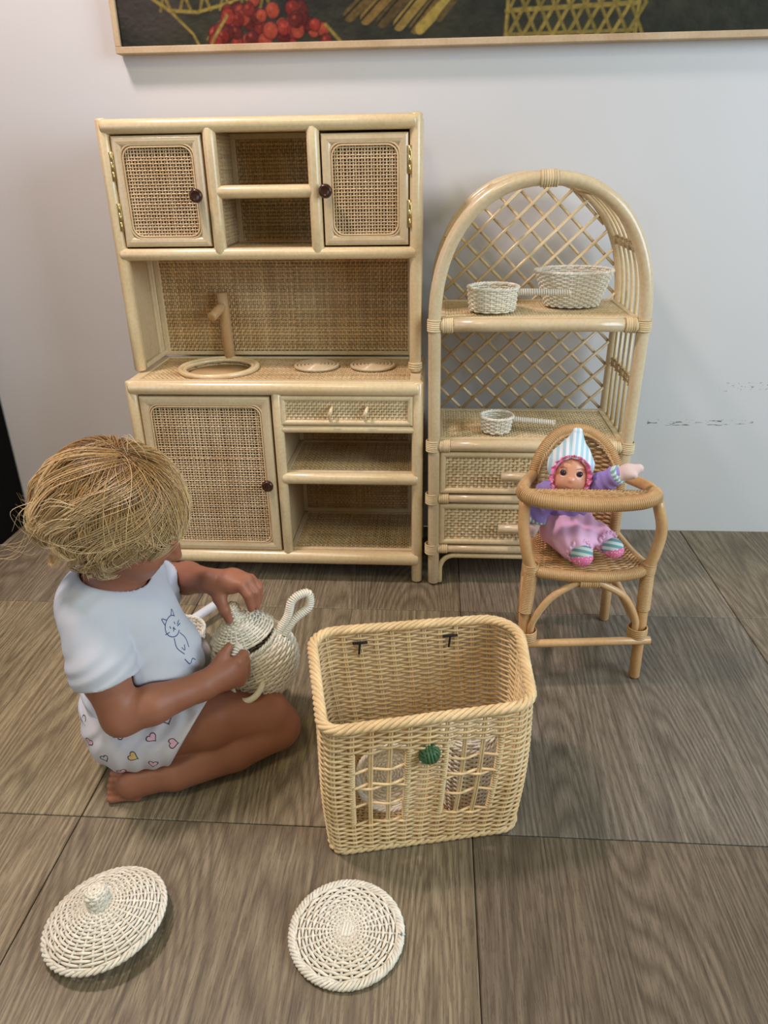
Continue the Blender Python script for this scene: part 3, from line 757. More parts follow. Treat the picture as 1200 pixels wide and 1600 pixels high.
# wicker toys inside, seen through the windows
pl = thing('wicker_plate', 'round white wicker dish on edge inside the basket, behind its left window', 'dish', (-.066, -1.012, .0))
ax = Vector((.15, -.92, .36)).normalized(); M = np.array(Vector((0, 0, 1)).rotation_difference(ax).to_matrix())
cpl = np.array((-.056, -1.008, .098))
part('woven_dish', woven_lathe(MB(), [(.004, 0), (.018, -.001), (.040, .003), (.048, .014)], 22, .0021, .0015, .0042, c=cpl, M=M), MT['white'], pl, kind='stuff')
an = np.arange(60) * 2 * PI / 60; P = np.stack([.0485 * np.cos(an), .0485 * np.sin(an), np.full(60, .015)], -1) @ M.T + cpl
part('rim', braid_ring(MB(), P, .0024, .0022, 14), MT['white'], pl)
j = pot('wicker_jar', 'tall lidded white wicker jar inside the basket, behind its right window', (.060, -.965, .010), .036, .040, .135, 22, bulge=.004)
part('lid', woven_lathe(MB(), [(.004, .152), (.014, .150), (.036, .142), (.041, .136)], 20, .0021, .0013, .0042, c=(.060, -.965, .010)), MT['white'], j, kind='stuff')

# ---------------------------------------------------------------- two lids on the floor
def tilt(ax_): return np.array(Vector((0, 0, 1)).rotation_difference(Vector(ax_).normalized()).to_matrix())
L1 = thing('potlid', 'peaked white wicker lid with a stubby knob, on the floor in front of the child', 'lid', (-.42, -1.205, 0))
M1 = tilt((-.13, .05, 1)); c1 = np.array((-.418, -1.197, .017))
part('woven_top', woven_lathe(MB(), [(.010, .0285), (.020, .0240), (.039, .0185), (.059, .0115), (.0735, .0020)], 28, .00195, .0021, .0043, c=c1, M=M1, sr=.0018), MT['white'], L1, kind='stuff')
part('woven_knob', woven_lathe(MB(), [(.003, .0500), (.009, .0490), (.0125, .0440), (.0125, .036), (.0135, .026)], 12, .0020, .0014, .0038, c=c1, M=M1), MT['white'], L1, kind='stuff')
an = np.arange(120) * 2 * PI / 120
P = np.stack([.0755 * np.cos(an), .0755 * np.sin(an), np.full(120, .000)], -1) @ M1.T + c1
part('plaited_rim', braid_ring(MB(), P, .0030, .0023, 18), MT['white'], L1)
part('woven_flange', woven_lathe(MB(), [(.060, .006), (.059, -.012)], 24, .0021, .0015, .0042, c=c1, M=M1), MT['white'], L1, kind='stuff')
L2 = thing('potlid', 'flat round white wicker lid lying on the floor in front of the basket', 'lid', (-.102, -1.191, 0))
c2 = np.array((-.102, -1.191, .006))
part('woven_top', woven_lathe(MB(), [(.008, .003), (.03, .0028), (.067, .001)], 28, .00195, .0021, .0044, c=c2, sr=.0018), MT['white'], L2, kind='stuff')
mb = MB()
for q in (-1, 0, 1): tube(mb, seg((-.102 + q * .0042 - .001, -1.200, .0105), (-.102 + q * .0042 + .001, -1.182, .0105), 3), .0022, 6, dome=.4)
for q in (-1, 0, 1): tube(mb, seg((-.111, -1.191 + q * .0042, .0085), (-.093, -1.191 + q * .0042, .0085), 3), .0022, 6, dome=.4)
part('woven_centre', mb, MT['white'], L2, kind='stuff')
P = np.stack([.070 * np.cos(an), .070 * np.sin(an), np.full(120, .000)], -1) + c2
part('plaited_rim', braid_ring(MB(), P, .0042, .0021, 20, strands=4), MT['white'], L2)

# ---------------------------------------------------------------- teapot on the child's lap
TP = thing('wicker_teapot', 'round white wicker teapot with a looped handle and knobbed lid in the child\'s hands', 'teapot', (-.298, -.80, .138))
tc = np.array((-.299, -.799, .137)); MP = tilt((-.30, -.12, 1.0)); ML = tilt((-.28, -.05, 1.0))
th = np.linspace(-1.25, .78, 14)
part('woven_body', woven_lathe(MB(), np.stack([.0735 * np.cos(th), .068 * np.sin(th)], -1), 30, .0025, .0015, .0049, c=tc, M=MP, sr=.002), MT['white'], TP, kind='stuff')
part('woven_base', woven_lathe(MB(), [(.004, -.0645), (.026, -.0645)], 12, .0022, .0014, .0044, c=tc, M=MP), MT['white'], TP, kind='stuff')
lid = part('lid', woven_lathe(MB(), [(.010, .081), (.026, .0745), (.042, .064), (.053, .053), (.055, .050)], 26, .0024, .0015, .0048, c=tc + np.array((-.26, -.05, .96)) * .008, M=ML, sr=.0019), MT['white'], TP, kind='stuff')
part('lid_knob', woven_lathe(MB(), [(.002, .1175), (.008, .1165), (.0118, .111), (.0112, .098), (.0130, .080)], 12, .0020, .0014, .0037, c=tc, M=ML), MT['white'], lid, kind='stuff')
P = np.stack([.0545 * np.cos(an), .0545 * np.sin(an), np.full(120, .0485)], -1) @ MP.T + tc
part('opening_rim', braid_ring(MB(), P, .0024, .0022, 16), MT['white'], TP)
def loop_handle(name, a, b, w, side, R, parent=TP):
    a, b, side = np.asarray(a, float), np.asarray(b, float), unit(side); d = b - a
    pts = [a - side * w * .26, a + d * .40 - side * w * .30, a + d * .75 - side * w * .72, a + d, a + d * .75 + side * w * .72, a + d * .40 + side * w * .30, a + side * w * .26]
    P = spline(pts, 40); mb = tube(MB(), P, R * .8, 6); coil(mb, P, R * .75, .0019, .0036, 5, 9)
    return part(name, mb, MT['white'], parent, label='loop handle wrapped in cane')
loop_handle('handle', (-.252, -.797, .190), (-.2065, -.768, .2535), .022, (.74, .2, -.50), .0062)
part('handle', tube(MB(), spline([(-.322, -.850, .148), (-.322, -.872, .138), (-.312, -.887, .129), (-.296, -.893, .125), (-.281, -.887, .129), (-.272, -.872, .138), (-.272, -.850, .148)], 26), .0052, 10), MT['white'], TP, label='small ring handle underneath')
loop_handle('handle', (-.300, -.846, .176), (-.309, -.884, .205), .026, (.2, .1, 1.0), .0046)
# saucepan on the floor behind the child
BP = pot('wicker_saucepan', 'cream wicker saucepan with smooth white stick handle, on the floor behind the child', (-.520, -.578, .0), .046, .052, .040, 22)
part('handle', tube(MB(), seg((-.508, -.528, .030), (-.463, -.445, .030), 4), .0095, 14, dome=.3), flat_mat('white_painted_stick', lin(226, 226, 228), .35), BP, label='smooth white stick handle')

# ---------------------------------------------------------------- soft bodies: blended distance field -> one continuous surface
class Field:
    def __init__(s, lo, hi, h):
        s.lo = np.array(lo, np.float32); s.h = h; s.sh = tuple(int(math.ceil((b - a) / h)) + 1 for a, b in zip(lo, hi))
        s.a = np.full(s.sh, .06, np.float32)
    def sl(s, mn, mx, pad):
        i0 = np.clip(((np.asarray(mn) - pad - s.lo) / s.h).astype(int), 0, np.array(s.sh) - 1); i1 = np.clip(((np.asarray(mx) + pad - s.lo) / s.h).astype(int) + 2, 1, s.sh)
        S = tuple(slice(a, b) for a, b in zip(i0, i1))
        ax = [s.lo[k] + s.h * np.arange(i0[k], i1[k], dtype=np.float32) for k in range(3)]
        return S, ax[0][:, None, None], ax[1][None, :, None], ax[2][None, None, :]
    def op(s, S, d, k, mode):
        f = s.a[S]
        if mode == 'add':
            h = np.clip(.5 + .5 * (f - d) / k, 0, 1); s.a[S] = f * (1 - h) + d * h - k * h * (1 - h)
        elif mode == 'sub':
            d = -d; h = np.clip(.5 - .5 * (f - d) / k, 0, 1); s.a[S] = f * (1 - h) + d * h + k * h * (1 - h)
    def cone(s, a, b, ra, rb, k=.012, mode='add', flat=None):
        a, b = np.asarray(a, float), np.asarray(b, float); R = max(ra, rb); S, x, y, z = s.sl(np.minimum(a, b) - R, np.maximum(a, b) + R, k + .008)
        ab = b - a; t = np.clip(((x - a[0]) * ab[0] + (y - a[1]) * ab[1] + (z - a[2]) * ab[2]) / max(ab @ ab, 1e-12), 0, 1)
        qx, qy, qz = x - a[0] - t * ab[0], y - a[1] - t * ab[1], z - a[2] - t * ab[2]
        d2 = qx * qx + qy * qy + qz * qz
        if flat is not None:        # (axis, factor): squeezed along an axis
            n, f = unit(flat[0]), flat[1]; w = qx * n[0] + qy * n[1] + qz * n[2]; d2 = d2 + w * w * (f * f - 1)
        s.op(S, (np.sqrt(d2) - (ra + (rb - ra) * t)).astype(np.float32), k, mode); return s
    def chain(s, P, R, k=.012, **kw):
        for a, b, ra, rb in zip(P[:-1], P[1:], R[:-1], R[1:]): s.cone(a, b, ra, rb, k, **kw)
        return s
    def ell(s, c, r, A=None, k=.012, mode='add'):
        c, r = np.asarray(c, float), np.asarray(r, float); A = np.eye(3) if A is None else np.asarray(A, float)
        S, x, y, z = s.sl(c - r.max(), c + r.max(), k + .008); q = [((x - c[0]) * A[i][0] + (y - c[1]) * A[i][1] + (z - c[2]) * A[i][2]) / r[i] for i in range(3)]
        l = np.sqrt(q[0] ** 2 + q[1] ** 2 + q[2] ** 2); g = np.sqrt((q[0] / r[0]) ** 2 + (q[1] / r[1]) ** 2 + (q[2] / r[2]) ** 2)
        s.op(S, (l * (l - 1) / np.maximum(g, 1e-6)).astype(np.float32), k, mode); return s
    def plane(s, p, n, k=.004, near=None):      # keep the side n points away from
        n = unit(n); p = np.asarray(p, float)
        S, x, y, z = s.sl(s.lo, s.lo + s.h * (np.array(s.sh) - 1), 0)
        d = (-( (x - p[0]) * n[0] + (y - p[1]) * n[1] + (z - p[2]) * n[2])).astype(np.float32)
        if near is not None:
            c, R = near; d = np.maximum(d, -0 + (np.sqrt((x - c[0]) ** 2 + (y - c[1]) ** 2 + (z - c[2]) ** 2) - R).astype(np.float32))
        s.op(S, d, k, 'sub'); return s
    def warp(s, fn): 
        S, x, y, z = s.sl(s.lo, s.lo + s.h * (np.array(s.sh) - 1), 0); s.a = (s.a + fn(x, y, z)).astype(np.float32); return s
    def minus(s, o, off, k=.002): s.op(tuple(slice(None) for _ in range(3)), o.a - off, k, 'sub'); return s
    def mesh(s):
        f = np.pad(s.a, 1, constant_values=.05); sh = f.shape; ins = f < 0
        cs = tuple(n - 1 for n in sh); acc = np.zeros((int(np.prod(cs)), 3)); cnt = np.zeros(int(np.prod(cs)))
        quads = []
        for ax in range(3):
            sl0 = [slice(None)] * 3; sl1 = [slice(None)] * 3; sl0[ax] = slice(0, -1); sl1[ax] = slice(1, None)
            e = ins[tuple(sl0)] != ins[tuple(sl1)]; I = np.argwhere(e)
            u, v = [(1, 2), (2, 0), (0, 1)][ax]
            I = I[(I[:, u] > 0) & (I[:, v] > 0) & (I[:, u] < cs[u]) & (I[:, v] < cs[v])]
            J = I.copy(); J[:, ax] += 1; f0 = f[tuple(I.T)]; f1 = f[tuple(J.T)]; p = I.astype(float); p[:, ax] += f0 / (f0 - f1)
            ids = []
            for du, dv in ((-1, -1), (0, -1), (0, 0), (-1, 0)):
                Cc = I.copy(); Cc[:, u] += du; Cc[:, v] += dv; idc = np.ravel_multi_index(Cc.T, cs); ids.append(idc)
                for k in range(3): acc[:, k] += np.bincount(idc, p[:, k], len(acc))
                cnt += np.bincount(idc, minlength=len(cnt))
            q = np.stack(ids, -1); flip = ~(f0 < 0); q[flip] = q[flip][:, ::-1]; quads.append(q)
        Q = np.concatenate(quads); used = np.flatnonzero(cnt > 0); mp_ = np.full(len(cnt), -1); mp_[used] = np.arange(len(used))
        V = acc[used] / cnt[used][:, None]; V = (V - 1) * s.h + s.lo
        mb = MB(); mb.add(V, mp_[Q]); return mb
from mathutils.bvhtree import BVHTree
def bvh(mb):
    V = np.concatenate(mb.v); F = np.concatenate([f for f, _ in mb.f]); return BVHTree.FromPolygons(V.tolist(), F.tolist())
def print_lines(mb, tree, lines, o, eu, ev, r=.0007, lift=.0003, closed=False):
    """flat drawn lines: 2-D polylines in the plane (o, eu, ev) cast onto a surface along eu x ev, from outside"""
    o, eu, ev = np.asarray(o, float), unit(eu), unit(ev); n = np.cross(eu, ev)
    for L in lines:
        Q = spline(np.c_[np.asarray(L, float), np.zeros(len(L))], max(6, len(L) * 5))[:, :2]; P = []; U = []
        for a, b in Q:
            h = tree.ray_cast(Vector(o + eu * a + ev * b + n * .25), Vector(-n))
            if h[0] is not None: P.append(np.array(h[0]) + np.array(h[1]) * lift); U.append(np.array(h[1]))
        if len(P) > 3:
            P = np.array(P); keep = np.r_[True, np.linalg.norm(np.diff(P, axis=0), axis=1) > 1e-5]
            if keep.sum() > 3: tube(mb, P[keep], r, 5, up=np.array(U)[keep], flat=.35)
    return mb

# ---------------------------------------------------------------- doll's high chair
H = thing('doll_high_chair', 'honey-brown rattan doll high chair with a wrapped tray rail', 'chair', (.28, -.56, 0))
def hp(name, P, r, mat='honeypole', dome=.3, label=None, closed=False): return part(name, tube(MB(), np.asarray(P, float), r, 12, closed=closed, dome=0 if closed else dome), MT[mat], H, label=label)
def wrap(mb, P, r, pitch=.0032, wr=.0021): return coil(mb, P, r, wr, pitch, 5, 14, flat=.6)
FR, FL, BR, BL = (.394, -.638), (.170, -.660), (.377, -.440), (.196, -.455)
hp('leg', seg((*FR, .004), (.391, -.628, .245), 4), .0105); hp('leg', seg((*FL, .004), (.181, -.640, .245), 4), .0105)
hp('leg', seg((*BR, .004), (.362, -.476, .245), 4), .0105); hp('leg', seg((*BL, .004), (.198, -.486, .245), 4), .0105)
for a, b in (((.3925, -.633, .150), (.391, -.628, .238)), ((.1745, -.652, .150), (.181, -.640, .238))): part('leg_wrapping', wrap(MB(), seg(a, b, 3), .0105), MT['honey'], H, kind='stuff')
# stretchers
hp('stretcher', seg((.158, -.672, .093), (.408, -.648, .093), 4), .0078); hp('stretcher', seg((.194, -.460, .142), (.378, -.446, .142), 4), .0085)
hp('stretcher', seg((.171, -.66, .105), (.196, -.455, .120), 4), .0078); hp('stretcher', seg((.3935, -.636, .105), (.377, -.443, .120), 4), .0085)
# bent braces under the seat
hp('brace', spline([(.187, -.658, .098), (.188, -.660, .135), (.215, -.660, .185), (.252, -.658, .214), (.272, -.657, .222)], 18), .0065)
hp('brace', spline([(.379, -.642, .098), (.378, -.644, .135), (.352, -.648, .185), (.314, -.654, .212), (.294, -.656, .222)], 18), .0065)
for a, b, r in (((.1795, -.659, .098), (.179, -.659, .118), .0165), ((.386, -.640, .098), (.3855, -.640, .118), .0165), ((.265, -.657, .220), (.301, -.655, .220), .0085)):
    part('binding', binding(MB(), a, b, r, .0022), MT['honey'], H)
# woven seat: weavers from side to side over front-to-back stakes
SZ0 = .238
front = np.array([(.184, -.628), (.205, -.646), (.275, -.655), (.352, -.645), (.386, -.622)]); backe = np.array([(.207, -.492), (.230, -.480), (.283, -.476), (.336, -.477), (.358, -.486)])
fs, bs = spline(np.c_[front, np.zeros(5)], 40)[:, :2], spline(np.c_[backe, np.zeros(5)], 40)[:, :2]
mb = MB(); nst = 15
for j in range(34):
    v = j / 33; P2 = fs * (1 - v) + bs * v; t = np.linspace(0, 1, 76); k = np.linspace(0, 1, len(fs))
    x, y = np.interp(t, k, P2[:, 0]), np.interp(t, k, P2[:, 1])
    z = SZ0 - .006 * np.sin(PI * t) * math.sin(PI * v) + .0020 * np.cos(t * nst * PI + j * PI)
    tube(mb, np.stack([x, y, z], -1), .0024, 5, up=(0, 0, 1))
for i in range(nst):
    u = (i + .5) / nst; k = np.linspace(0, 1, len(fs)); a = np.array([np.interp(u, k, fs[:, 0]), np.interp(u, k, fs[:, 1])]); b = np.array([np.interp(u, k, bs[:, 0]), np.interp(u, k, bs[:, 1])])
    tube(mb, np.c_[seg(a, b, 6), np.full(6, SZ0) - .006 * np.sin(np.linspace(0, PI, 6)) * math.sin(PI * u)], .002, 4)
part('seat', mb, MT['honey'], H, kind='stuff')
path = spline([(.200, -.487, SZ0 - .006), (.190, -.560, SZ0 - .006), (.184, -.626, SZ0 - .006), (.205, -.648, SZ0 - .006), (.275, -.658, SZ0 - .006), (.352, -.648, SZ0 - .006), (.386, -.620, SZ0 - .006), (.374, -.560, SZ0 - .006), (.362, -.482, SZ0 - .006)], 60)
hp('seat_frame', path, .0085, 'honey'); part('seat_wrapping', wrap(MB(), path, .0085), MT['honey'], H, kind='stuff')
hp('seat_rail', seg((.200, -.487, SZ0 - .008), (.362, -.480, SZ0 - .008), 3), .0085)
# curved woven back under an arched wrapped rim
BX, BHW = .2735, .0840
def bk(u, z):       # u in -1..1 across
    return np.stack([BX + BHW * u + 0 * z, -.462 - .040 * np.abs(u) ** 2.2 + .012 * (z - .24) / .2 + 0 * z, z + 0 * u], -1)
def topz(u): return .330 + .108 * np.sqrt(np.maximum(0, 1 - np.abs(u) ** 2.2))
rim = bk(np.sin(np.linspace(-PI / 2, PI / 2, 50)), topz(np.sin(np.linspace(-PI / 2, PI / 2, 50))))
rim = np.concatenate([bk(np.full(5, -1.), np.linspace(.235, .320, 5)), rim, bk(np.full(5, 1.), np.linspace(.320, .235, 5))])
hp('back_rim', rim, .0085, 'honey'); part('back_wrapping', wrap(MB(), rim, .0085, .0036), MT['honey'], H, kind='stuff')
mb = MB(); nb = 13
for j in range(44):
    z = .242 + j * .0045; s = ((z - .330) / .108) if z > .33 else 0
    if s >= .985: break
    um = (1 - s * s) ** (1 / 2.2) if s > 0 else 1.0
    K_ = max(8, int(64 * um)); u = np.linspace(-um, um, K_); P = bk(u, np.full(K_, z)); T_ = unit(np.gradient(P, axis=0)); N_ = np.cross(T_, (0, 0, 1.0))
    tube(mb, P + N_ * (.0020 * np.cos((u + 1) / 2 * nb * PI + j * PI))[:, None], .0024, 5, up=N_)
for i in range(nb):
    u = -1 + 2 * (i + .5) / nb; z = np.linspace(.235, topz(np.array(u)) - .003, 6); tube(mb, bk(np.full(6, u), z), .0020, 4)
part('backrest', mb, MT['honey'], H, kind='stuff')
rim2 = rim[8:-8] * 1.0; rim2[:, 1] -= .010; rim2[:, 2] -= .006; rim2[:, 0] = BX + (rim2[:, 0] - BX) * .93
part('plaited_trim', braid_ring(MB(), rim2, .0036, .0024, 16, closed=False), MT['honey'], H, kind='stuff')
# arms and uprights
TZ = .374
hp('arm', spline([(.357, -.494, .362), (.368, -.53, .368), (.386, -.580, TZ), (.389, -.606, TZ)], 16), .0105); hp('arm', spline([(.190, -.500, .362), (.176, -.540, .368), (.163, -.585, TZ), (.160, -.606, TZ)], 16), .0105)
hp('arm_post', spline([(.391, -.628, .236), (.399, -.630, .268), (.404, -.628, .315), (.393, -.620, .362)], 16), .0102); hp('arm_post', spline([(.181, -.640, .236), (.171, -.640, .268), (.163, -.632, .315), (.163, -.622, .362)], 16), .0102)
for a, b in (((.391, -.628, .226), (.392, -.628, .246)), ((.181, -.640, .226), (.180, -.640, .246))): part('binding', binding(MB(), a, b, .0118, .0020), MT['honey'], H)
# tray: wrapped front rail, woven infill behind it
tp_ = spline([(.389, -.604, TZ), (.384, -.625, TZ), (.350, -.648, TZ), (.271, -.660, TZ), (.195, -.648, TZ), (.165, -.625, TZ), (.160, -.604, TZ)], 60)
hp('tray_rail', tp_, .0112, 'honey'); part('tray_wrapping', wrap(MB(), tp_, .0112, .0036, .0022), MT['honey'], H, kind='stuff')
mb = MB()
for j in range(11):
    y = -.652 + j * .0040; m = tp_[:, 1] < y - .001
    if m.sum() < 4: continue
    xa, xb = tp_[m, 0].min() + .004, tp_[m, 0].max() - .004; t = np.linspace(xa, xb, 80)
    tube(mb, np.stack([t, np.full(80, y), TZ + .0030 + .0018 * np.cos(t / .0125 * PI + j * PI)], -1), .0022, 5, up=(0, 0, 1))
for x in np.arange(.180, .375, .0125):
    yf = np.interp(x, tp_[::-1, 0], tp_[::-1, 1]); tube(mb, seg((x, yf + .004, TZ + .0030), (x, -.611, TZ + .0030), 2), .0018, 4)
part('tray', mb, MT['honey'], H, kind='stuff')
part('tray_edge', braid_ring(MB(), seg((.172, -.610, TZ + .0030), (.378, -.610, TZ + .0030), 60), .0032, .0023, 12, closed=False), MT['honey'], H, kind='stuff')

# ---------------------------------------------------------------- painting over the furniture
PX0, PX1, PZ0, PZ1 = -.684, 1.02, 1.122, 1.62
PT = thing('painting', 'dark still-life painting in a narrow pale wood frame on the wall', 'painting', (.17, -.02, 1.12))
MT['frame'] = cane_mat('pale_frame_wood', lin(214, 188, 152), lin(190, 160, 122), .55, .05, 8)
for lo, hi in (((PX0, -.032, PZ0), (PX1, -.002, PZ0 + .013)), ((PX0, -.032, PZ1 - .013), (PX1, -.002, PZ1)), ((PX0, -.032, PZ0 + .013), (PX0 + .012, -.002, PZ1 - .013)), ((PX1 - .012, -.032, PZ0 + .013), (PX1, -.002, PZ1 - .013))):
    part('frame_bar', box(MB(), lo, hi, .0012), MT['frame'], PT, smooth=False)
nx, nz = 620, 200
gx, gz = np.meshgrid(np.linspace(PX0 + .012, PX1 - .012, nx), PZ0 + .013 + (np.linspace(0, 1, nz) ** 1.5) * (PZ1 - PZ0 - .026), indexing='ij')
rp = np.random.default_rng(11)
def vnoise(x, y, s, seed):
    r = np.random.default_rng(seed).random((64, 64)); x = x * s; y = y * s; i = np.floor(x).astype(int); j = np.floor(y).astype(int); u = x - i; v = y - j
    u = u * u * (3 - 2 * u); v = v * v * (3 - 2 * v); g = lambda a, b: r[a % 64, b % 64]
    return (g(i, j) * (1 - u) + g(i + 1, j) * u) * (1 - v) + (g(i, j + 1) * (1 - u) + g(i + 1, j + 1) * u) * v
L3 = lambda r, g, b: np.array(lin(r, g, b)[:3])
n1, n2, n3 = vnoise(gx, gz, 9, 1), vnoise(gx, gz, 60, 2), vnoise(gx, gz, 160, 3)
C = L3(40, 40, 36) * (1 - n1[..., None]) + L3(62, 58, 44) * n1[..., None]
C = C * (.7 + .6 * n2[..., None])
H_ = (n3 - .5) * .0010
def blend(mask, col): global C; C = C * (1 - mask[..., None]) + np.asarray(col) * mask[..., None]
sm = lambda d, w: np.clip(.5 - d / w, 0, 1)
blend(sm(np.hypot((gx + .60) / 1.3, gz - 1.20) - .055, .03) * .7, L3(74, 62, 62))                     # mauve fruit, far corner
zb = PZ0 + .013
def stroke(P, w, col, a=1.0):
    P = np.asarray(P, float); d = np.full(gx.shape, 9.)
    for (x0, z0), (x1, z1) in zip(P[:-1], P[1:]):
        L2_ = (x1 - x0) ** 2 + (z1 - z0) ** 2; t = np.clip(((gx - x0) * (x1 - x0) + (gz - z0) * (z1 - z0)) / L2_, 0, 1); d = np.minimum(d, np.hypot(gx - x0 - t * (x1 - x0), gz - z0 - t * (z1 - z0)))
    blend(sm(d - w, .003) * a, np.asarray(col) * (.75 + .5 * n3[..., None]))
gold = L3(150, 124, 62)
stroke([(-.62, zb + .10), (-.56, zb + .062), (-.50, zb + .058), (-.42, zb + .075), (-.36, zb + .11)], .003, gold)       # handled basket with canes
stroke([(-.56, zb + .062), (-.515, zb + .02), (-.505, zb)], .0025, gold); stroke([(-.345, zb + .09), (-.45, zb + .045), (-.485, zb + .01)], .0025, gold)
for k in range(6):
    x = -.585 + k * .042; stroke([(x, zb + .13), (x + .028, zb + .062)], .003, gold, .8); stroke([(x + .03, zb + .13), (x + .006, zb + .062)], .003, gold, .7)
stroke([(-.60, zb + .088), (-.36, zb + .094)], .003, gold, .8)
for k in range(64):                                                                                    # heap of red berries
    x = rp.uniform(-.475, -.235); zt = .012 + .075 * math.sin(PI * np.clip((x + .475) / .24, 0, 1)) ** .7; z = zb + rp.uniform(0, zt)
    rr = rp.uniform(.0105, .0150); d = np.hypot(gx - x, (gz - z)); c = [L3(120, 34, 30), L3(150, 48, 40), L3(96, 28, 26), L3(164, 66, 50)][k % 4]
    blend(sm(d - rr - .002, .003) * .8, L3(50, 16, 16)); blend(sm(d - rr, .004), c * (.8 + .4 * n3[..., None])); H_ += .0006 * sm(d - rr, .01)
    blend(sm(np.hypot(gx - x + .003, gz - z - .004) - .003, .004) * .5, L3(204, 92, 70))
stroke([(-.478, zb), (-.44, zb + .05)], .003, gold); stroke([(-.205, zb), (-.235, zb + .03)], .003, gold)
for k in range(5):                                                                                     # split timber
    x = -.185 + k * .034
    stroke([(x, zb + .045 - .006 * k), (x + .09, zb + .115)], .012, [L3(104, 80, 44), L3(132, 100, 54), L3(88, 68, 40), L3(146, 116, 62), L3(112, 88, 48)][k]); stroke([(x - .012, zb + .040 - .006 * k), (x + .08, zb + .115)], .002, L3(46, 36, 24))
stroke([(-.04, zb + .018), (.02, zb + .07), (.045, zb + .12)], .010, L3(168, 138, 70)); stroke([(.06, zb + .10), (.0, zb + .035)], .006, L3(96, 76, 44))
for x in (.135, .395): stroke([(x, zb), (x + .004, zb + .13)], .0035, gold)                              # plaited basket
stroke([(.135, zb + .045), (.395, zb + .052)], .004, gold); stroke([(.135, zb + .10), (.395, zb + .106)], .004, gold); stroke([(.135, zb + .004), (.395, zb + .006)], .003, gold, .8)
for k in range(9):
    x = .14 + k * .030; stroke([(x, zb + .002), (x + .030, zb + .052), (x + .01, zb + .10)], .0035, gold * (.8 + .1 * (k % 4))); stroke([(x + .028, zb + .002), (x + .002, zb + .05), (x + .026, zb + .10)], .0030, gold * .8)
blend(sm(np.hypot((gx - .72) / 2.6, gz - zb - .085) - .03, .02) * .8, L3(104, 100, 90)); blend(sm(np.hypot((gx - .86) / 3, gz - zb - .03) - .012, .02) * .6, L3(124, 92, 58))
blend(sm(np.hypot((gx - .58) / 1.2, gz - zb - .085) - .02, .02) * .7, L3(104, 84, 48)); blend(sm(np.hypot((gx - .95) / 3, gz - zb - .06) - .02, .02) * .5, L3(90, 74, 54))
blend(sm(np.hypot((gx + .18) / 2, gz - zb - .12) - .02, .015) * .8, L3(150, 138, 56))
I, J = np.meshgrid(np.arange(nx - 1), np.arange(nz - 1), indexing='ij')
F = np.stack([I * nz + J, (I + 1) * nz + J, (I + 1) * nz + J + 1, I * nz + J + 1], -1).reshape(-1, 4)
mb = MB(); mb.add(np.stack([gx, -.0245 - H_, gz], -1).reshape(-1, 3), F)
t = NT('oil_paint'); t.set(Base_Color=t.n('ShaderNodeAttribute', attribute_name='col').outputs[0], Roughness=.72, Specular_IOR_Level=.25); t.bump(t.noise(t.coord(), 180, 4), .4, .002); MT['oil'] = t.m
part('canvas', mb, MT['oil'], PT, colors=(C * np.array((.74, .80, .68))).reshape(-1, 3))
part('stretcher_board', box(MB(), (PX0 + .01, -.021, PZ0 + .011), (PX1 - .01, -.004, PZ1 - .011), .001), MT['dark'], PT, smooth=False)

# ---------------------------------------------------------------- black cabinet at the edge of the picture
BC = thing('black_cabinet', 'tall black cabinet against the wall at the left edge', 'cabinet', (-1.40, -.3, 0))
MT['blk'] = flat_mat('black_lacquer', lin(10, 10, 9), .9, 0, .15)
for lo, hi, nm in (((-1.66, -.60, .0), (-1.145, -.006, 1.45), 'carcass'), ((-1.655, -.618, .06), (-1.405, -.602, 1.44), 'door'), ((-1.399, -.618, .06), (-1.150, -.602, 1.44), 'door'), ((-1.675, -.625, 1.451), (-1.135, -.004, 1.475), 'top')):
    part(nm, box(MB(), lo, hi, .003), MT['blk'], BC, smooth=False)

# ---------------------------------------------------------------- the child
CH = thing('person', 'small blond child in white t-shirt and heart-print shorts kneeling on the floor, holding the teapot', 'person', (-.45, -.88, 0))
t = NT('skin'); nz = t.noise(t.coord(), 22, 3)
t.set(Base_Color=t.mix(nz, lin(166, 112, 86), lin(150, 96, 72)), Roughness=.48, Specular_IOR_Level=.35, Subsurface_Weight=.12, Subsurface_Radius=(.6, .25, .12), Subsurface_Scale=.008)
t.bump(t.noise(t.coord(), 320, 2), .08, .0005); MT['skin'] = t.m
hf = unit((.80, .20, -.56)); hu = unit(np.array((.52, .06, .85)) - hf * (hf @ np.array((.52, .06, .85)))); hl = np.cross(hu, hf); HA = np.array([hf, hl, hu])
HC = np.array((-.452, -.878, .462))
hd = lambda f, l, u: HC + hf * f + hl * l + hu * u
G = Field((-.66, -1.09, -.006), (-.17, -.63, .60), .0026)
G.ell((-.472, -.88, .110), (.076, .088, .068)).ell((-.462, -.88, .185), (.076, .080, .080), k=.03).ell((-.480, -.878, .268), (.068, .082, .072), k=.03).ell((-.502, -.880, .310), (.048, .066, .042), k=.025)
G.cone((-.489, -.940, .310), (-.478, -.812, .308), .032, .032, .025).cone((-.488, -.880, .325), (-.456, -.878, .390), .043, .040, .02)
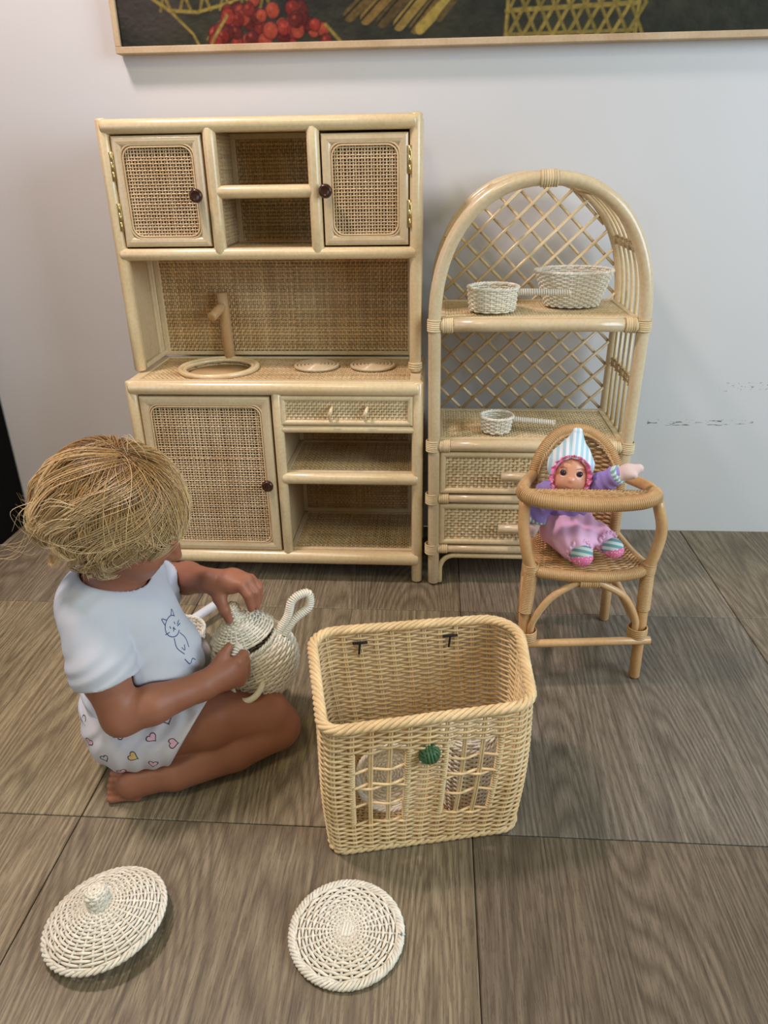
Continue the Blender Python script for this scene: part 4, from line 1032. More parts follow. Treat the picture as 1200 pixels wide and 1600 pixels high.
# head
G.ell(HC + hf * -.006, (.090, .074, .083), HA, .014).ell(hd(.040, 0, -.045), (.056, .056, .054), HA, .02)
G.ell(hd(.072, 0, -.074), (.020, .022, .018), HA, .016)
for s in (-1, 1):
    G.ell(hd(.058, s * .030, -.044), (.026, .024, .026), HA, .014); G.ell(hd(.088, s * .028, -.012), (.010, .014, .009), HA, .008, 'sub'); G.ell(hd(.085, s * .028, .006), (.010, .020, .008), HA, .010)
    G.ell(hd(-.004, s * .075, -.020), (.016, .008, .022), HA, .005); G.ell(hd(.000, s * .081, -.019), (.008, .005, .012), HA, .004, 'sub')
for s in (-1, 1): G.ell(hd(.0750, s * .028, -.0105), (.0118, .0135, .0105), HA, .004)
G.chain([hd(.088, 0, -.006), hd(.097, 0, -.024), hd(.106, 0, -.036)], [.008, .009, .0105], .008)
for s in (-1, 1): G.ell(hd(.098, s * .008, -.038), (.007, .006, .006), HA, .005)
G.ell(hd(.088, 0, -.055), (.010, .017, .0045), HA, .004).ell(hd(.086, 0, -.0635), (.010, .014, .0050), HA, .004).ell(hd(.0975, 0, -.059), (.006, .018, .0012), HA, .002, 'sub')
# near (right) arm and its fist round the pot's small handle
G.chain([(-.489, -.950, .310), (-.468, -.984, .240), (-.447, -.998, .180)], [.034, .032, .029], .012)
G.chain([(-.447, -.998, .180), (-.405, -.982, .189), (-.343, -.938, .190)], [.029, .0285, .0205], .010)
G.chain([(-.343, -.938, .190), (-.318, -.908, .188)], [.0205, .026], .014, flat=((.45, -.85, .1), 1.25))
fist = []
for i in range(4):
    z = .2055 - .0122 * i; kx = -.2965 - .0015 * abs(i - 1.2)
    P = [(-.318, -.906, .194 - .005 * i), (kx, -.897, z), (kx + .0045, -.878, z - .001), (kx - .014, -.868, z - .003), (kx - .026, -.872, z - .003)]
    G.chain(P[:2], [.013, .0098], .008); G.chain(P[1:], [.0092, .0082, .0075, .0062], .0035)
G.chain([(-.332, -.918, .200), (-.322, -.898, .214), (-.314, -.884, .2235)], [.012, .0085, .0068], .006)
# far (left) arm, hand over the lid knob
G.chain([(-.478, -.806, .308), (-.466, -.755, .270), (-.455, -.716, .242)], [.033, .030, .028], .012)
G.chain([(-.455, -.716, .242), (-.420, -.742, .262), (-.361, -.789, .285)], [.028, .0275, .020], .010)
G.chain([(-.361, -.789, .285), (-.328, -.789, .287)], [.020, .0255], .012, flat=((.15, -.25, 1), 1.55))
fing = [[(-.335, -.798, .287), (-.308, -.806, .2885), (-.2965, -.811, .274), (-.2935, -.810, .2475)], [(-.330, -.790, .289), (-.3015, -.791, .2895), (-.2885, -.797, .271), (-.2880, -.797, .2440)],
        [(-.330, -.782, .287), (-.2995, -.776, .2820), (-.2870, -.779, .268), (-.2875, -.782, .2440)], [(-.334, -.775, .281), (-.3020, -.760, .2715), (-.2915, -.757, .259), (-.2905, -.762, .2420)]]
for F_, r in zip(fing, (1, 1.03, .97, .86)):
    G.chain(F_[:2], [.014 * r, .0100 * r], .008); G.chain(F_[1:], [.0092 * r, .0082 * r, .0066 * r], .0025)
G.chain([(-.350, -.798, .276), (-.344, -.810, .266)], [.013, .0112], .010); G.chain([(-.344, -.810, .266), (-.3345, -.821, .2500), (-.3300, -.818, .2295)], [.0108, .0088, .0070], .004)
# legs folded back at both sides
G.chain([(-.455, -.928, .102), (-.350, -.905, .098), (-.268, -.868, .076)], [.058, .050, .038], .010)
G.chain([(-.256, -.864, .050), (-.318, -.913, .046), (-.398, -.964, .034)], [.0385, .0385, .0255], .006)
G.chain([(-.268, -.868, .076), (-.256, -.864, .050)], [.038, .0385], .010)
G.ell((-.386, -.948, .040), (.026, .022, .026), k=.010)
G.cone((-.398, -.962, .034), (-.462, -.984, .030), .0245, .0250, .012, flat=((.30, -.92, -.1), 1.25))
for i in range(5):
    a = np.array((-.470 - .0010 * i, -.978 - .0030 * i, .0500 - .0098 * i)); b = a + np.array((-.0175 - .0015 * (4 - abs(i - 2)), -.004, -.001)); r = (.0062, .0066, .0069, .0072, .0090)[i]
    G.chain([a + (.018, .003, 0), a, b], [r * 1.05, r * .86, r * .92], .0010)
G.chain([(-.458, -.832, .102), (-.390, -.782, .088), (-.318, -.738, .062)], [.056, .048, .038], .010)
G.chain([(-.312, -.732, .046), (-.370, -.722, .044), (-.440, -.716, .032)], [.037, .037, .0245], .006)
G.chain([(-.440, -.716, .032), (-.505, -.716, .026)], [.0240, .0235], .012, flat=((0, .3, 1), 1.3))
for i in range(5): G.chain([(-.500, -.698 - .009 * i, .026), (-.524 + .002 * abs(i - 1), -.696 - .0095 * i, .022)], [.009, .0075], .003)
body = part('body', G.mesh(), MT['skin'], CH)
for s in (-1, 1):
    e = part('eye', lathe(MB(), [(.0100 * math.sin(a), -.0100 * math.cos(a)) for a in np.linspace(0, PI, 12)], hd(.0745, s * .028, -.0135), 16, hf), flat_mat('eye_white', lin(225, 222, 215), .15), body)
    part('eyebrow', tube(MB(), spline([hd(.083, s * .042, .010), hd(.0915, s * .030, .013), hd(.0945, s * .016, .010)], 8), .0016, 5, dome=.5), flat_mat('brow', lin(150, 112, 70), .7), body)
    mb = MB(); lathe(mb, [(.0058, 0), (.0045, .0012), (0, .0016)], hd(.0745, s * .028, -.0135) + unit(hf * 1.0 + hu * -.25) * .0092, 14, unit(hf - hu * .25)); part('iris', mb, flat_mat('iris_blue', lin(60, 84, 104), .2), e)
# t-shirt
T_ = Field((-.62, -1.06, .06), (-.32, -.70, .38), .0026)
T_.ell((-.472, -.88, .120), (.092, .100, .070)).ell((-.458, -.88, .192), (.094, .096, .086), k=.03).ell((-.478, -.878, .270), (.082, .092, .080), k=.03).ell((-.508, -.880, .312), (.058, .080, .052), k=.03)
T_.cone((-.489, -.940, .309), (-.478, -.811, .307), .0480, .0480, .020)
rr = np.random.default_rng(5)
def folds(x, y, z):
    a = .0034 * np.sin((x * .75 + z * 1.0 + y * .35) * 150 + 2.2 * np.sin(y * 34 + x * 20)) * np.clip((.24 - z) / .06, 0, 1)
    b = .0012 * np.sin((z * .8 - x * .9) * 130 + 2 * np.sin(z * 50)) * np.clip((-.93 - y) / .03, 0, 1)
    return a + b
T_.warp(folds)
def sleeve(P, R, cut):
    q = Field(T_.lo, T_.lo + T_.h * (np.array(T_.sh) - 1), T_.h); q.chain(P, R, .012).plane(*cut, .002); q.warp(lambda x, y, z: .0010 * np.sin((x * .8 - z) * 170 + 2 * np.sin(z * 60)))
    T_.op(tuple(slice(0, n) for n in q.a.shape), q.a[:T_.sh[0], :T_.sh[1], :T_.sh[2]], .0035, 'add')
sleeve([(-.489, -.946, .308), (-.472, -.978, .255), (-.452, -.998, .195)], [.0475, .0455, .0445], ((-.4630, -.986, .2340), unit((.24, -.26, -.93))))
sleeve([(-.478, -.808, .306), (-.465, -.765, .262), (-.456, -.725, .245)], [.0435, .042, .042], ((-.458, -.748, .256), unit((.15, .85, -.5))))
T_.plane((-.46, -.88, .100), unit((.30, 0, -1)), .004)
T_.ell((-.470, -.880, .392), (.068, .068, .060), np.array([unit((1, 0, -.35)), (0, 1, 0), unit((.35, 0, 1))]), .004, 'sub')
GT = Field((-.62, -1.06, .06), (-.32, -.70, .38), .0026); 
i0 = np.round((GT.lo - G.lo) / G.h).astype(int); GT.a = np.array([0])     # body sampled on the shirt's grid
def resample(dst, src):
    g = [(dst.lo[k] + dst.h * np.arange(dst.sh[k]) - src.lo[k]) / src.h for k in range(3)]; o = src.a
    for k in range(3):
        i = np.clip(np.floor(g[k]).astype(int), 0, o.shape[k] - 2); f = np.clip(g[k] - i, 0, 1); sh = [1, 1, 1]; sh[k] = -1
        o = np.take(o, i, k) * (1 - f.reshape(sh)) + np.take(o, i + 1, k) * f.reshape(sh)
    r = Field.__new__(Field); r.lo, r.h, r.sh, r.a = dst.lo, dst.h, dst.sh, o.astype(np.float32); return r
T_.minus(resample(T_, G), .0022)
t = NT('white_jersey'); t.set(Base_Color=t.mix(t.noise(t.coord(), 14, 3), lin(204, 207, 214), lin(194, 196, 202)), Roughness=.85, Specular_IOR_Level=.2); t.bump(t.noise(t.coord((1, 1, .4)), 500, 2), .15, .0006); MT['jersey'] = t.m
smb = T_.mesh(); shirt = part('t_shirt', smb, MT['jersey'], CH); tr = bvh(smb)
aa = np.linspace(0, 2 * PI, 13)
face = [np.c_[.017 * np.cos(aa + .6), .0155 * np.sin(aa + .6)][:-3], [(-.014, .010), (-.0155, .021), (-.007, .0145)], [(.006, .0148), (.0135, .021), (.0135, .010)],
        [(-.0062, .003), (-.0056, -.001)], [(.0062, .003), (.0068, -.001)], [(-.0066, .0025), (-.0054, .0025)], [(.006, .0028), (.0072, .0028)], [(-.0015, -.003), (.0015, -.003), (0, -.0045), (-.0015, -.003)], [(-.003, -.0075), (0, -.0050), (.003, -.0075)],
        [(-.011, -.004), (-.020, -.003)], [(.011, -.004), (.020, -.002)], [(.010, -.006), (.019, -.007)], [(-.008, -.016), (-.012, -.030), (-.006, -.044)], [(.008, -.016), (.013, -.028), (.010, -.042)], [(-.004, -.034), (-.001, -.040), (.004, -.034)], [(-.010, -.050), (-.004, -.062), (.004, -.058), (.010, -.064)]]
nd = unit((.92, -.38, .12)); eu_ = unit(np.cross((0, 0, 1), nd)); ev_ = np.cross(nd, eu_)
part('printed_cat', print_lines(MB(), tr, face, (-.395, -.895, .268), eu_, ev_, .00075), flat_mat('blue_print', lin(60, 92, 140), .7), shirt, label='blue line drawing of a cat')
# shorts with printed hearts
S_ = Field((-.60, -1.03, .0), (-.28, -.72, .17), .0026)
S_.ell((-.474, -.88, .100), (.094, .104, .084)).cone((-.468, -.930, .100), (-.350, -.908, .102), .0715, .0665, .016).cone((-.468, -.830, .100), (-.385, -.780, .092), .068, .066, .016)
S_.warp(lambda x, y, z: .0016 * np.sin((x * 1.1 - z * .6 + y * .4) * 190 + 2 * np.sin(z * 60 + y * 30)))
S_.plane((-.372, -.915, .10), unit((.80, -.10, -.45)), .003, near=((-.33, -.93, .06), .105)); S_.plane((-.40, -.79, .09), unit((.8, .5, -.25)), .003, near=((-.36, -.74, .08), .10))
S_.plane((-.46, -.88, .030), (0, 0, -1), .004)
S_.minus(resample(S_, G), .0018)
MT['shorts'] = flat_mat('white_cotton', lin(212, 208, 210), .85, 0, .2)
pmb = S_.mesh(); shorts = part('shorts', pmb, MT['shorts'], CH); tr = bvh(pmb)
def heart(cx, cy, s, rot):
    q = np.linspace(0, 2 * PI, 15); x = 16 * np.sin(q) ** 3 / 17; y = (13 * np.cos(q) - 5 * np.cos(2 * q) - 2 * np.cos(3 * q) - np.cos(4 * q)) / 17
    c, s_ = math.cos(rot), math.sin(rot); return np.c_[cx + s * (x * c - y * s_), cy + s * (x * s_ + y * c)]
nd = unit((.12, -.93, .35)); eu_ = unit(np.cross((0, 0, 1), nd)); ev_ = np.cross(nd, eu_); HO = (-.45, -.95, .09)
hs = [(-.085, .040, .0080, .5, 0), (-.070, .012, .0075, -.4, 1), (-.045, -.010, .0070, .3, 0), (-.018, .030, .0085, 2.6, 0), (.000, -.006, .0085, 1.0, 2), (.030, .022, .0080, .7, 1), (.026, -.024, .0070, -.3, 1), (.052, .046, .0080, .4, 0), (.060, .010, .0085, 1.6, 1), (-.036, .050, .0075, .9, 1), (.006, .056, .0075, 2.0, 2), (-.025, -.038, .0075, .2, 1), (-.095, -.004, .007, 1.2, 2)]
mb = MB(); print_lines(mb, tr, [heart(a, b, s, r) for a, b, s, r, c in hs], HO, eu_, ev_, .0007)
part('heart_outlines', mb, flat_mat('dark_print', lin(50, 46, 56), .7), shorts, kind='stuff')
for ci, (nm, c) in enumerate((('heart_fill', (236, 188, 200)), ('heart_fill', (224, 190, 120)))):
    mb = MB()
    for a, b, s, r, k in hs:
        if k == ci + 1: print_lines(mb, tr, [heart(a, b, s * f, r) for f in (.2, .4, .6, .8)], HO, eu_, ev_, s * .14, .0001)
    part(nm, mb, flat_mat('heart_colour', lin(*c), .8), shorts, kind='stuff', label=('pink' if ci == 0 else 'ochre') + ' printed heart fillings')
# hair: locks laid over the scalp from the crown, curling at the nape
def hair():
    R = np.random.default_rng(21); N = 11000; d = R.normal(size=(N * 4, 3)); d[: N // 2] += (-.30, 0, 1.6); d[: 1800] = R.normal(size=(1800, 3)) * .16 + (-.35, -.12, .93); d = unit(d)
    ok = (d[:, 2] > -.62 + .95 * np.clip(d[:, 0] + .15, 0, 1)) & ~((d[:, 0] > .20) & (d[:, 2] < .48)); d = d[ok]; d = d[np.r_[0:N // 2, R.permutation(len(d) - N // 2)[:N // 2] + N // 2]]; N = len(d)
    rad = np.array((.0905, .0765, .0850)); C0 = HC + hf * -.004
    loc = lambda p: (p - C0) @ HA.T
    ncl = 330; seeds = unit(R.normal(size=(ncl, 3)) + (0, 0, .35))
    cl = np.argmax(d @ seeds.T + R.normal(0, .035, (N, ncl)), 1); cd_ = R.normal(size=(ncl, 3)) * 1.0; curl = (R.uniform(0, 1, ncl) < .40).astype(float)[cl]
    layer = np.clip(R.uniform(.002, .013, ncl)[cl] + R.normal(0, .0022, N), .0012, .015)
    over = R.uniform(0, 1, N) < .10; layer = np.where(over, R.uniform(.010, .0165, N), layer)
    p = C0 + (d * rad) @ HA
    crown = C0 + (np.array((-.35, -.12, .93)) * rad) @ HA
    M = 18; Ls = np.clip(.086 * (np.arccos(np.clip(-d[:, 2], -1, 1)) - .62), .014, .2) + R.uniform(.010, .040, N); step = Ls / (M - 1)
    spin = R.normal(0, .8, N); away = unit(p - crown + R.normal(0, .006, (N, 3))); dirv = away; P = [p]; alive = np.ones(N); own = R.normal(size=(N, 3)) * np.where(over, .09, .035)[:, None]
    ax = unit(np.cross((0, 0, 1.), (p - C0) * (1, 1, 0)) + cd_[cl] * .25); sgn = np.where(R.uniform(0, 1, ncl) < .5, 1, -1)[cl]
    for i in range(1, M):
        q = loc(p) / rad; n = unit((q / rad) @ HA); f = i / (M - 1); below = loc(p)[:, 2] < -.036
        dv = dirv * .9 + unit(p - crown) * max(0, .42 - .5 * f) + np.array((0, 0, -1.)) * (.14 + .34 * f) + cd_[cl] * (.10 * math.sin(2 + 5 * f)) + own + R.normal(0, .025, (N, 3)) + np.where(loc(p)[:, :1] > .02, hf * .10, -hf * .05)
        dv -= n * np.sum(dv * n, 1, keepdims=True) * np.where(below, .70, 1.0)[:, None]
        dirv = unit(dv)
        cu = (curl > 0) & below & (f > .70) & (d[:, 0] < .35)         # the ends roll up into curls
        if cu.any():
            a_ = (.55 * sgn[cu])[:, None]; old = unit(P[-1][cu] - P[-2][cu]) if len(P) > 1 else dirv[cu]; k_ = ax[cu]
            dirv[cu] = unit(old * np.cos(a_) + np.cross(k_, old) * np.sin(a_) + k_ * np.sum(k_ * old, 1, keepdims=True) * (1 - np.cos(a_)) + k_ * .10)
        l = loc(p); face = ((l[:, 0] > .030) & (l[:, 2] < .026 + .012 * np.sin(cl * 7.0))) | ((l[:, 0] > .026) & (l[:, 2] < -.014 + .018 * np.sin(cl * 5.0))); alive = np.where(face, alive * np.where(R.uniform(0, 1, N) < .04, .9, .25), alive)
        p = p + dirv * (step * np.maximum(alive, .02))[:, None]
        q = loc(p); e = np.linalg.norm(q / (rad + (layer * min(1, .35 + 3 * f))[:, None]), axis=1); k = np.where(e < 1, 1 / np.maximum(e, 1e-6), np.where(below, 1.0, 1 / np.maximum(e, 1e-6)))
        p = C0 + (q * k[:, None]) @ HA; P.append(p)
    P = np.stack(P, 1); cnt = np.bincount(cl, minlength=ncl)[:, None, None].clip(1)      # locks: strands of a clump run together towards their ends
    mean = np.zeros((ncl, M, 3)); np.add.at(mean, cl, P); mean /= cnt; wt = np.clip(np.linspace(-.25, .95, M), 0, .78)[None, :, None] * np.where(over, .35, 1.0)[:, None, None]
    P = P + (mean[cl] - P) * wt
    q = loc(P); e = np.linalg.norm(q / (rad + layer[:, None, None] * np.minimum(1, .35 + 3 * np.linspace(0, 1, M))[None, :, None]), axis=2); P = C0 + (q * np.where(e < 1, 1 / np.maximum(e, 1e-6), 1.0)[:, :, None]) @ HA
    T = unit(np.gradient(P, axis=1)); nn = unit(P - C0 + 1e-6); B = unit(np.cross(T, nn)); Nn = np.cross(B, T)
    r = np.interp(np.arange(M) / (M - 1), [0, .2, .75, 1], [.00045, .0006, .0005, .00012])[None, :, None] * R.uniform(.7, 1.3, N)[:, None, None]
    V = np.stack([P + B * r, P - B * r, P + Nn * r * .8], 2)
    idx = np.arange(N * M * 3).reshape(N, M, 3); Fq = np.stack([np.stack([idx[:, :-1, k], idx[:, :-1, (k + 1) % 3], idx[:, 1:, (k + 1) % 3], idx[:, 1:, k]], -1) for k in range(3)], 2).reshape(-1, 4)
    t_ = np.clip(np.linspace(0, 1, M)[None, :, None] + np.where(over, .25, 0)[:, None, None] + (loc(P)[:, :, :1] * 2.2), 0, 1); tone = R.uniform(.55, 1.25, ncl)[cl][:, None, None] * R.uniform(.85, 1.15, N)[:, None, None]
    c0, c1, c2_ = (np.array(lin(*c)[:3]) for c in ((130, 92, 50), (208, 164, 102), (248, 220, 168)))
    col = np.where(t_ < .5, c0 + (c1 - c0) * t_ * 2, c1 + (c2_ - c1) * (t_ * 2 - 1)) * tone
    col = np.repeat(col[:, :, None, :], 3, 2).reshape(-1, 3)
    mb = MB(); mb.add(V.reshape(-1, 3), Fq)
    # loose strays lifted off the head
    st = [[hd(-.03, -.070, .03), hd(-.075, -.070, .01), (-.575, -.93, .425), (-.625, -.93, .415)], [hd(-.03, -.078, .02), hd(-.085, -.08, 0), (-.59, -.93, .412), (-.628, -.93, .398)], [hd(-.02, -.08, .01), hd(-.07, -.085, -.02), (-.57, -.93, .41), (-.605, -.935, .407)],
          [hd(-.02, -.02, .088), hd(-.04, -.02, .112), hd(-.02, -.03, .118), hd(.0, -.03, .108)], [hd(.03, -.07, .03), hd(.01, -.092, -.01), hd(.0, -.095, -.05), hd(.005, -.09, -.075)], [hd(.05, -.06, .03), hd(.02, -.088, -.01), hd(-.02, -.098, -.03), hd(-.06, -.098, -.04)],
          [hd(.045, -.058, .01), hd(.035, -.080, -.03), hd(.02, -.085, -.06)], [hd(-.09, -.03, -.02), hd(-.115, -.04, -.05), hd(-.10, -.05, -.075)]]
    locks = [[(-60, 72, .010), (-85, 42, .014), (-110, 12, .016), (-130, -18, .018), (-146, -34, .026)], [(-40, 66, .010), (-65, 36, .014), (-90, 6, .016), (-106, -24, .018), (-100, -44, .020)],
             [(-20, 62, .010), (-45, 32, .013), (-64, 6, .014), (-76, -20, .016), (-70, -40, .018)], [(175, 62, .010), (-168, 26, .014), (-160, -4, .016), (-156, -30, .020), (-172, -46, .028)],
             [(-120, 62, .010), (-136, 32, .014), (-150, 2, .016), (-152, -26, .022), (-138, -40, .026)], [(0, 66, .009), (-12, 38, .012), (-22, 20, .013), (-28, 13, .014)], [(15, 64, .009), (8, 38, .012), (0, 20, .013), (-6, 13, .014)],
             [(-30, 64, .009), (-38, 38, .013), (-46, 18, .014), (-52, 6, .015)], [(-75, 64, .010), (-98, 36, .014), (-116, 4, .016), (-130, -24, .020), (-146, -46, .026)], [(-50, 70, .009), (-52, 42, .013), (-66, 16, .016), (-84, -10, .017), (-92, -36, .018)],
             [(-95, 66, .010), (-104, 38, .014), (-112, 8, .016), (-118, -22, .018), (-112, -42, .022)], [(-140, 64, .010), (-160, 36, .014), (-176, 6, .017), (172, -20, .024), (160, -36, .032)], [(-128, 30, .012), (-134, 0, .018), (-140, -22, .022), (-150, -40, .026), (-146, -54, .028)], [(-165, 20, .012), (-172, -10, .020), (178, -30, .028), (170, -44, .034), (-176, -56, .030)], [(-75, 20, .012), (-84, -8, .016), (-92, -30, .018), (-96, -50, .020), (-88, -60, .018)], [(-62, 16, .011), (-68, -8, .015), (-72, -30, .018), (-68, -46, .020), (-60, -52, .018)]]
    for L_ in locks:
        tl_ = R.uniform(.72, 1.18)
        for q_ in range(26):
            j_ = R.normal(0, 1, 3); G_ = []
            for m_, (az, el, of) in enumerate(L_):
                sp = 7.0 * (1 - .62 * m_ / (len(L_) - 1)); a1, e1 = math.radians(az + j_[0] * sp), math.radians(el + j_[1] * sp * .45)
                dv_ = np.array((math.cos(e1) * math.cos(a1), math.cos(e1) * math.sin(a1), math.sin(e1))); G_.append(C0 + (dv_ * (rad + of + j_[2] * .0016)) @ HA)
            S_p = spline(G_, 20); tt = np.linspace(0, 1, 21); am = np.clip((tt - .52) / .48, 0, 1) * (.0085 + .003 * abs(j_[1])); phs = tt * 13 + j_[0] * .5
            if len(L_) > 4: S_p = S_p + np.outer(am * np.sin(phs), hl) * .6 + np.outer(am * np.cos(phs), hf) + np.outer(am * np.sin(phs + 1.2), hu) * .5
            b = mb.n; tube(mb, S_p, np.interp(tt, [0, .3, .8, 1], [.0003, .0006, .00055, .00012]), 3); col = np.concatenate([col, (np.outer(1 - tt, c0 * .45 + c1 * .55) + np.outer(tt, c2_)).repeat(3, 0) * tl_ * R.uniform(.85, 1.1)])
            assert mb.n - b == 63
    for s_ in st:
        for q_ in range(3):
            b = mb.n; tube(mb, spline(np.array(s_) + R.normal(0, .004, (len(s_), 3)), 14), np.linspace(.0005, .00015, 15), 3); col = np.concatenate([col, np.tile(c2_ * R.uniform(.8, 1.0), (mb.n - b, 1))])
    return mb, col
MB_h, hc = hair()
t = NT('blond_hair'); t.set(Base_Color=t.n('ShaderNodeAttribute', attribute_name='col').outputs[0], Roughness=.32, Specular_IOR_Level=.6, Anisotropic=.4); MT['hair'] = t.m
Hc = Field((-.60, -1.0, .30), (-.30, -.75, .60), .004)
Hc.ell(HC + hf * -.008 + hu * .002, (.0915, .0770, .0860), HA).plane(hd(.05, 0, .020), unit(hf * .8 - hu * .6), .01).plane(hd(0, 0, -.055), -hu, .01)
cap = Hc.mesh(); ncap = sum(len(v) for v in cap.v)
MB_h.add(np.concatenate(cap.v), np.concatenate([f for f, _ in cap.f])); hc = np.concatenate([hc, np.tile(np.array(lin(96, 68, 38)[:3]), (ncap, 1))])
part('hair', MB_h, MT['hair'], CH, kind='stuff', colors=hc)

# ---------------------------------------------------------------- baby doll in the high chair
D = thing('baby_doll', 'soft baby doll in striped bonnet, purple top and pink trousers sitting in the high chair', 'doll', (.25, -.56, .24))
df = unit((-.10, -.93, .10)); dl = unit(np.cross((0.06, 0, 1), df)); du = np.cross(df, dl); DA = np.array([df, dl, du])
DS = .88; DC = np.array((.248, -.562, .396)); dd = lambda f, l, u: DC + (df * f + dl * l + du * u) * DS
def fld(h=.0016): return Field((.14, -.68, .235), (.39, -.48, .50), h)
class HF(Field):        # head-sized field: every radius scaled with the head
    def __init__(s, h): super().__init__((.14, -.68, .235), (.39, -.48, .50), h)
    def ell(s, c, r, A=None, k=.012, mode='add'): return super().ell(c, np.asarray(r) * DS, A, k * DS, mode)
    def cone(s, a, b, ra, rb, k=.012, **kw): return super().cone(a, b, ra * DS, rb * DS, k * DS, **kw)
MT['vinyl'] = flat_mat('doll_vinyl', lin(226, 164, 130), .28, 0, .5, .08)
h = HF(.0014).ell(DC, (.0370, .0355, .0400), DA).ell(dd(.016, 0, -.016), (.026, .030, .024), DA, .012)
for s in (-1, 1): h.ell(dd(.022, s * .016, -.018), (.0135, .013, .013), DA, .006).ell(dd(.0345, s * .0165, .0035), (.004, .0075, .0050), DA, .003, 'sub')
h.ell(dd(.0385, 0, -.0080), (.0060, .0052, .0050), DA, .004).ell(dd(.0355, 0, -.0215), (.0050, .0085, .0030), DA, .003).ell(dd(.0345, 0, -.0265), (.0050, .0070, .0030), DA, .003).ell(dd(.042, 0, -.0240), (.005, .0085, .0007), DA, .001, 'sub')
h.ell(dd(.026, 0, -.036), (.010, .011, .008), DA, .006)
head = part('head', h.mesh(), MT['vinyl'], D)
for s in (-1, 1):
    part('eye', lathe(MB(), [(.0055 * math.sin(a), -.0055 * math.cos(a)) for a in np.linspace(0, PI, 10)], dd(.0298, s * .0165, .0035), 14, df), flat_mat('doll_eye', lin(34, 40, 52), .08), head, label='dark glossy doll eye')
    part('eyebrow', tube(MB(), spline([dd(.0290, s * .024, .0125), dd(.0340, s * .0175, .0165), dd(.0362, s * .010, .0145)], 8), .0006, 4), flat_mat('doll_brow', lin(140, 84, 52), .6), head)
    mb = MB()
    for q in (-1, 0, 1): tube(mb, seg(dd(.0352, s * (.0165 + q * .0035), .0085), dd(.0385, s * (.0175 + q * .0045), .0112)), .0004, 4)
    part('eyelashes', mb, MT['black'], head, kind='stuff')
part('lips', tube(MB(), spline([dd(.0355, -.0075, -.0232), dd(.0405, 0, -.0225), dd(.0355, .0075, -.0232)], 8), .0018, 6, dome=.5), flat_mat('doll_lips', lin(206, 120, 112), .3), head)
def stripes(name, ca, cb, freq, vec, rough=.85):
    t = NT(name); v = t.n('ShaderNodeVectorMath', {0: t.n('ShaderNodeTexCoord').outputs['Object'], 1: tuple(float(q) for q in vec)}, operation='DOT_PRODUCT').outputs['Value']
    s = t.math('SINE', t.math('MULTIPLY', v, freq)); t.set(Base_Color=t.mix(t.math('MULTIPLY_ADD', s, 2.0, .5), ca, cb), Roughness=rough, Specular_IOR_Level=.2)
    t.bump(t.noise(t.coord(), 420, 2), .3, .0006); return t.m
b = HF(.0014).ell(dd(-.008, 0, .002), (.0440, .0435, .0470), DA).cone(dd(-.010, .001, .022), dd(-.012, .004, .080), .0425, .0095, .022)
b.ell(dd(.036, 0, -.004), (.050, .0355, .0385), DA, .004, 'sub').plane(dd(0, 0, -.042), -du, .004)
b.warp(lambda x, y, z: .0007 * np.sin(x * 420))
bon = part('bonnet', b.mesh(), stripes('bonnet_stripes', lin(232, 236, 238), lin(176, 212, 224), 620., dl), D, label='bonnet striped light blue and white')
def dots(name, base, dot, sc=260):
    t = NT(name); w = t.n('ShaderNodeTexVoronoi', {'Vector': t.coord(), 'Scale': sc}).outputs['Distance']
    t.set(Base_Color=t.mix(t.math('LESS_THAN', w, .28), base, dot), Roughness=.8, Specular_IOR_Level=.2); return t.m
MT['pinkdots'] = dots('pink_dotted', lin(230, 120, 160), lin(250, 226, 234))
a = np.linspace(math.radians(-62), math.radians(242), 170); mb = MB(); rows = []
for k, (o, fo) in enumerate(((.0, .000), (.35, .004), (.75, .0075), (1.0, .0085))):
    wv = np.sin(a * 17 + .8 * np.sin(a * 5)); R_ = .0325 + .0100 * o
    rows.append(np.array([dd(.0235 + fo + .0035 * o * w_, (.0000 + R_ * .98 - .002 * o * w_) * math.cos(q), -.004 + (R_ * 1.08 + .0015 * o * w_) * math.sin(q)) for q, w_ in zip(a, wv)]))
rows = rows + [r - df * .0016 for r in rows[::-1]]; n_ = len(a); Vr = np.concatenate(rows); I, J = np.meshgrid(np.arange(len(rows)), np.arange(n_ - 1), indexing='ij'); I2 = (I + 1) % len(rows)
mb.add(Vr, np.stack([I * n_ + J, I2 * n_ + J, I2 * n_ + J + 1, I * n_ + J + 1], -1).reshape(-1, 4))
part('bonnet_frill', mb, MT['pinkdots'], bon, label='gathered pink frill with white dots')
top_ = fld().ell((.250, -.545, .318), (.044, .036, .042)).cone((.212, -.553, .345), (.286, -.553, .352), .021, .021, .012)
top_.chain([(.284, -.556, .356), (.301, -.578, .377), (.318, -.598, .402)], [.0215, .0195, .0175], .010).chain([(.212, -.556, .350), (.197, -.570, .328), (.1925, -.580, .314)], [.0215, .020, .019], .010)
top_.warp(lambda x, y, z: .0010 * np.sin((x + z) * 260 + 2 * np.sin(y * 120)))
part('top', top_.mesh(), flat_mat('purple_velour', lin(160, 138, 206), .8, 0, .25), D, label='purple velour top')
for a_, b_, r in (((.317, -.597, .401), (.3255, -.6035, .4085), .0172), ((.1932, -.579, .316), (.1905, -.582, .303), .0185)):
    part('cuff', tube(MB(), seg(a_, b_, 3), r, 16, dome=.15), stripes('cuff_stripes', lin(206, 214, 206), lin(124, 170, 172), 900., unit(np.cross(np.subtract(b_, a_), (.3, .8, .2)))), D, label='striped cuff')
hnd = flat_mat('doll_hand_cloth', lin(226, 200, 190), .8, 0, .2)
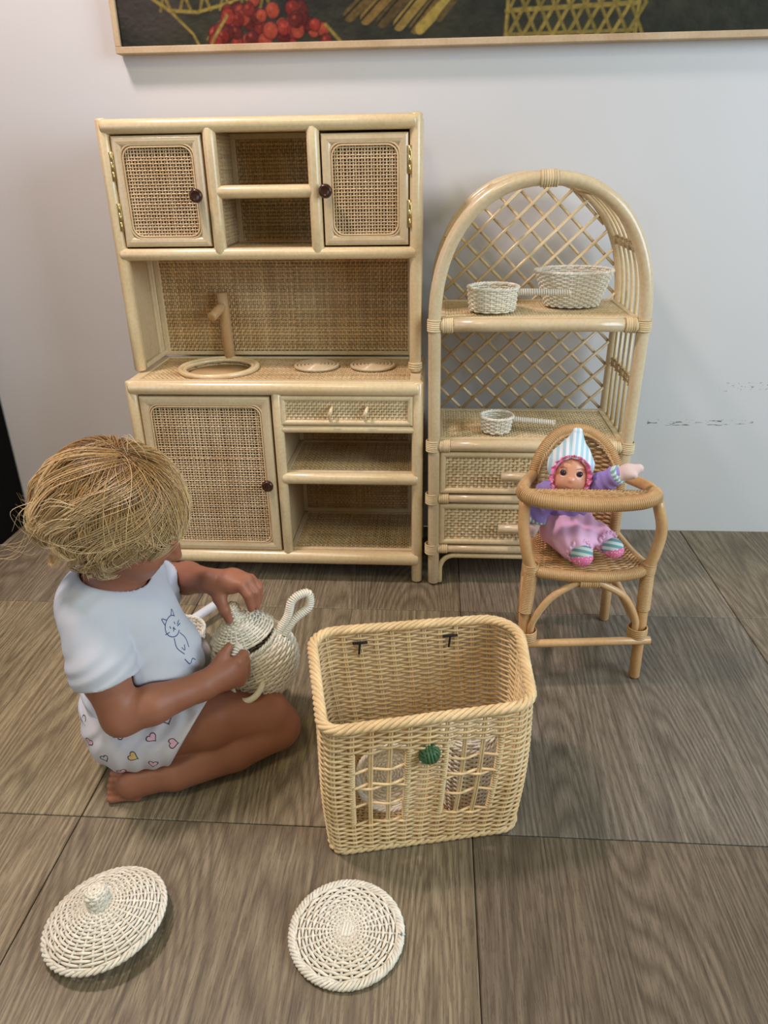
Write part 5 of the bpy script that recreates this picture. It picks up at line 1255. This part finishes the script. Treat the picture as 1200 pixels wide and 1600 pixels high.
m = fld(.0013).chain([(.325, -.603, .408), (.340, -.605, .414), (.358, -.603, .420)], [.0135, .0140, .0075], .006, flat=((.2, -.6, .8), 1.5)).chain([(.336, -.610, .412), (.347, -.617, .411)], [.007, .0055], .004); part('hand', m.mesh(), hnd, D)
m = fld(.0013).chain([(.191, -.581, .306), (.188, -.583, .294), (.187, -.585, .280)], [.0135, .0140, .0085], .006, flat=((1, 0, 0), 1.5)); part('hand', m.mesh(), hnd, D)
pt = fld().ell((.252, -.548, .288), (.048, .038, .044)).cone((.238, -.560, .278), (.262, -.606, .272), .034, .033, .016).cone((.272, -.556, .280), (.312, -.592, .276), .033, .0235, .014)
pt.warp(lambda x, y, z: .0017 * np.sin(x * 230 + z * 60 + 2.2 * np.sin(z * 70)) * np.clip((z - .25) / .03, 0, 1))
pt.plane((.25, -.55, .2435), (0, 0, -1), .004)
pk = flat_mat('pink_velour', lin(246, 192, 220), .8, 0, .25)
pants = part('trousers', pt.mesh(), pk, D, label='baggy pale pink trousers')
def ruff(c, n, r, w):
    n = unit(n); u = unit(np.cross(n, (0, 0, 1))); v = np.cross(u, n); a = np.arange(90) * 2 * PI / 90
    P = np.asarray(c) + (u * np.cos(a)[:, None] + v * np.sin(a)[:, None]) * (r + .0016 * np.sin(a * 14))[:, None] + n * (.0022 * np.cos(a * 14 + 1))[:, None]
    return tube(MB(), P, w, 6, closed=True, flat=.8)
for c, n, r, ft in (((.266, -.630, .2685), (.15, -.95, .0), .0215, (.268, -.638, .2660)), ((.319, -.604, .2745), (.45, -.85, -.05), .0195, (.327, -.616, .2700))):
    part('ankle_ruffle', ruff(c, n, r, .0032), pk, pants)
    n = unit(n); sh = Field(np.array(ft) - .04, np.array(ft) + .04, .0013).ell(ft, (.0200, .0205, .0180) if r > .02 else (.019, .0195, .0175)); sh.plane((0, 0, .2425), (0, 0, -1), .002)
    sm = sh.mesh(); V = np.concatenate(sm.v); so = part('bootee', sm, stripes('bootee_stripes', lin(206, 214, 208), lin(112, 160, 164), 560., (.2, .5, .85)), D, label='bootee striped teal and cream')
    s2 = Field(np.array(ft) - .04, np.array(ft) + .04, .0013).ell(np.array(ft) + n * .0020 + (0, 0, -.002), (.0200, .0205, .0175) if r > .02 else (.019, .0195, .017)).plane(np.array(ft) + (0, 0, -.0035), (-n[0] * .55, -n[1] * .55, 1.0), .002).plane((0, 0, .2418), (0, 0, -1), .002)
    part('sole', s2.mesh(), MT['pinkdots'], so, label='pink sole with white dots')
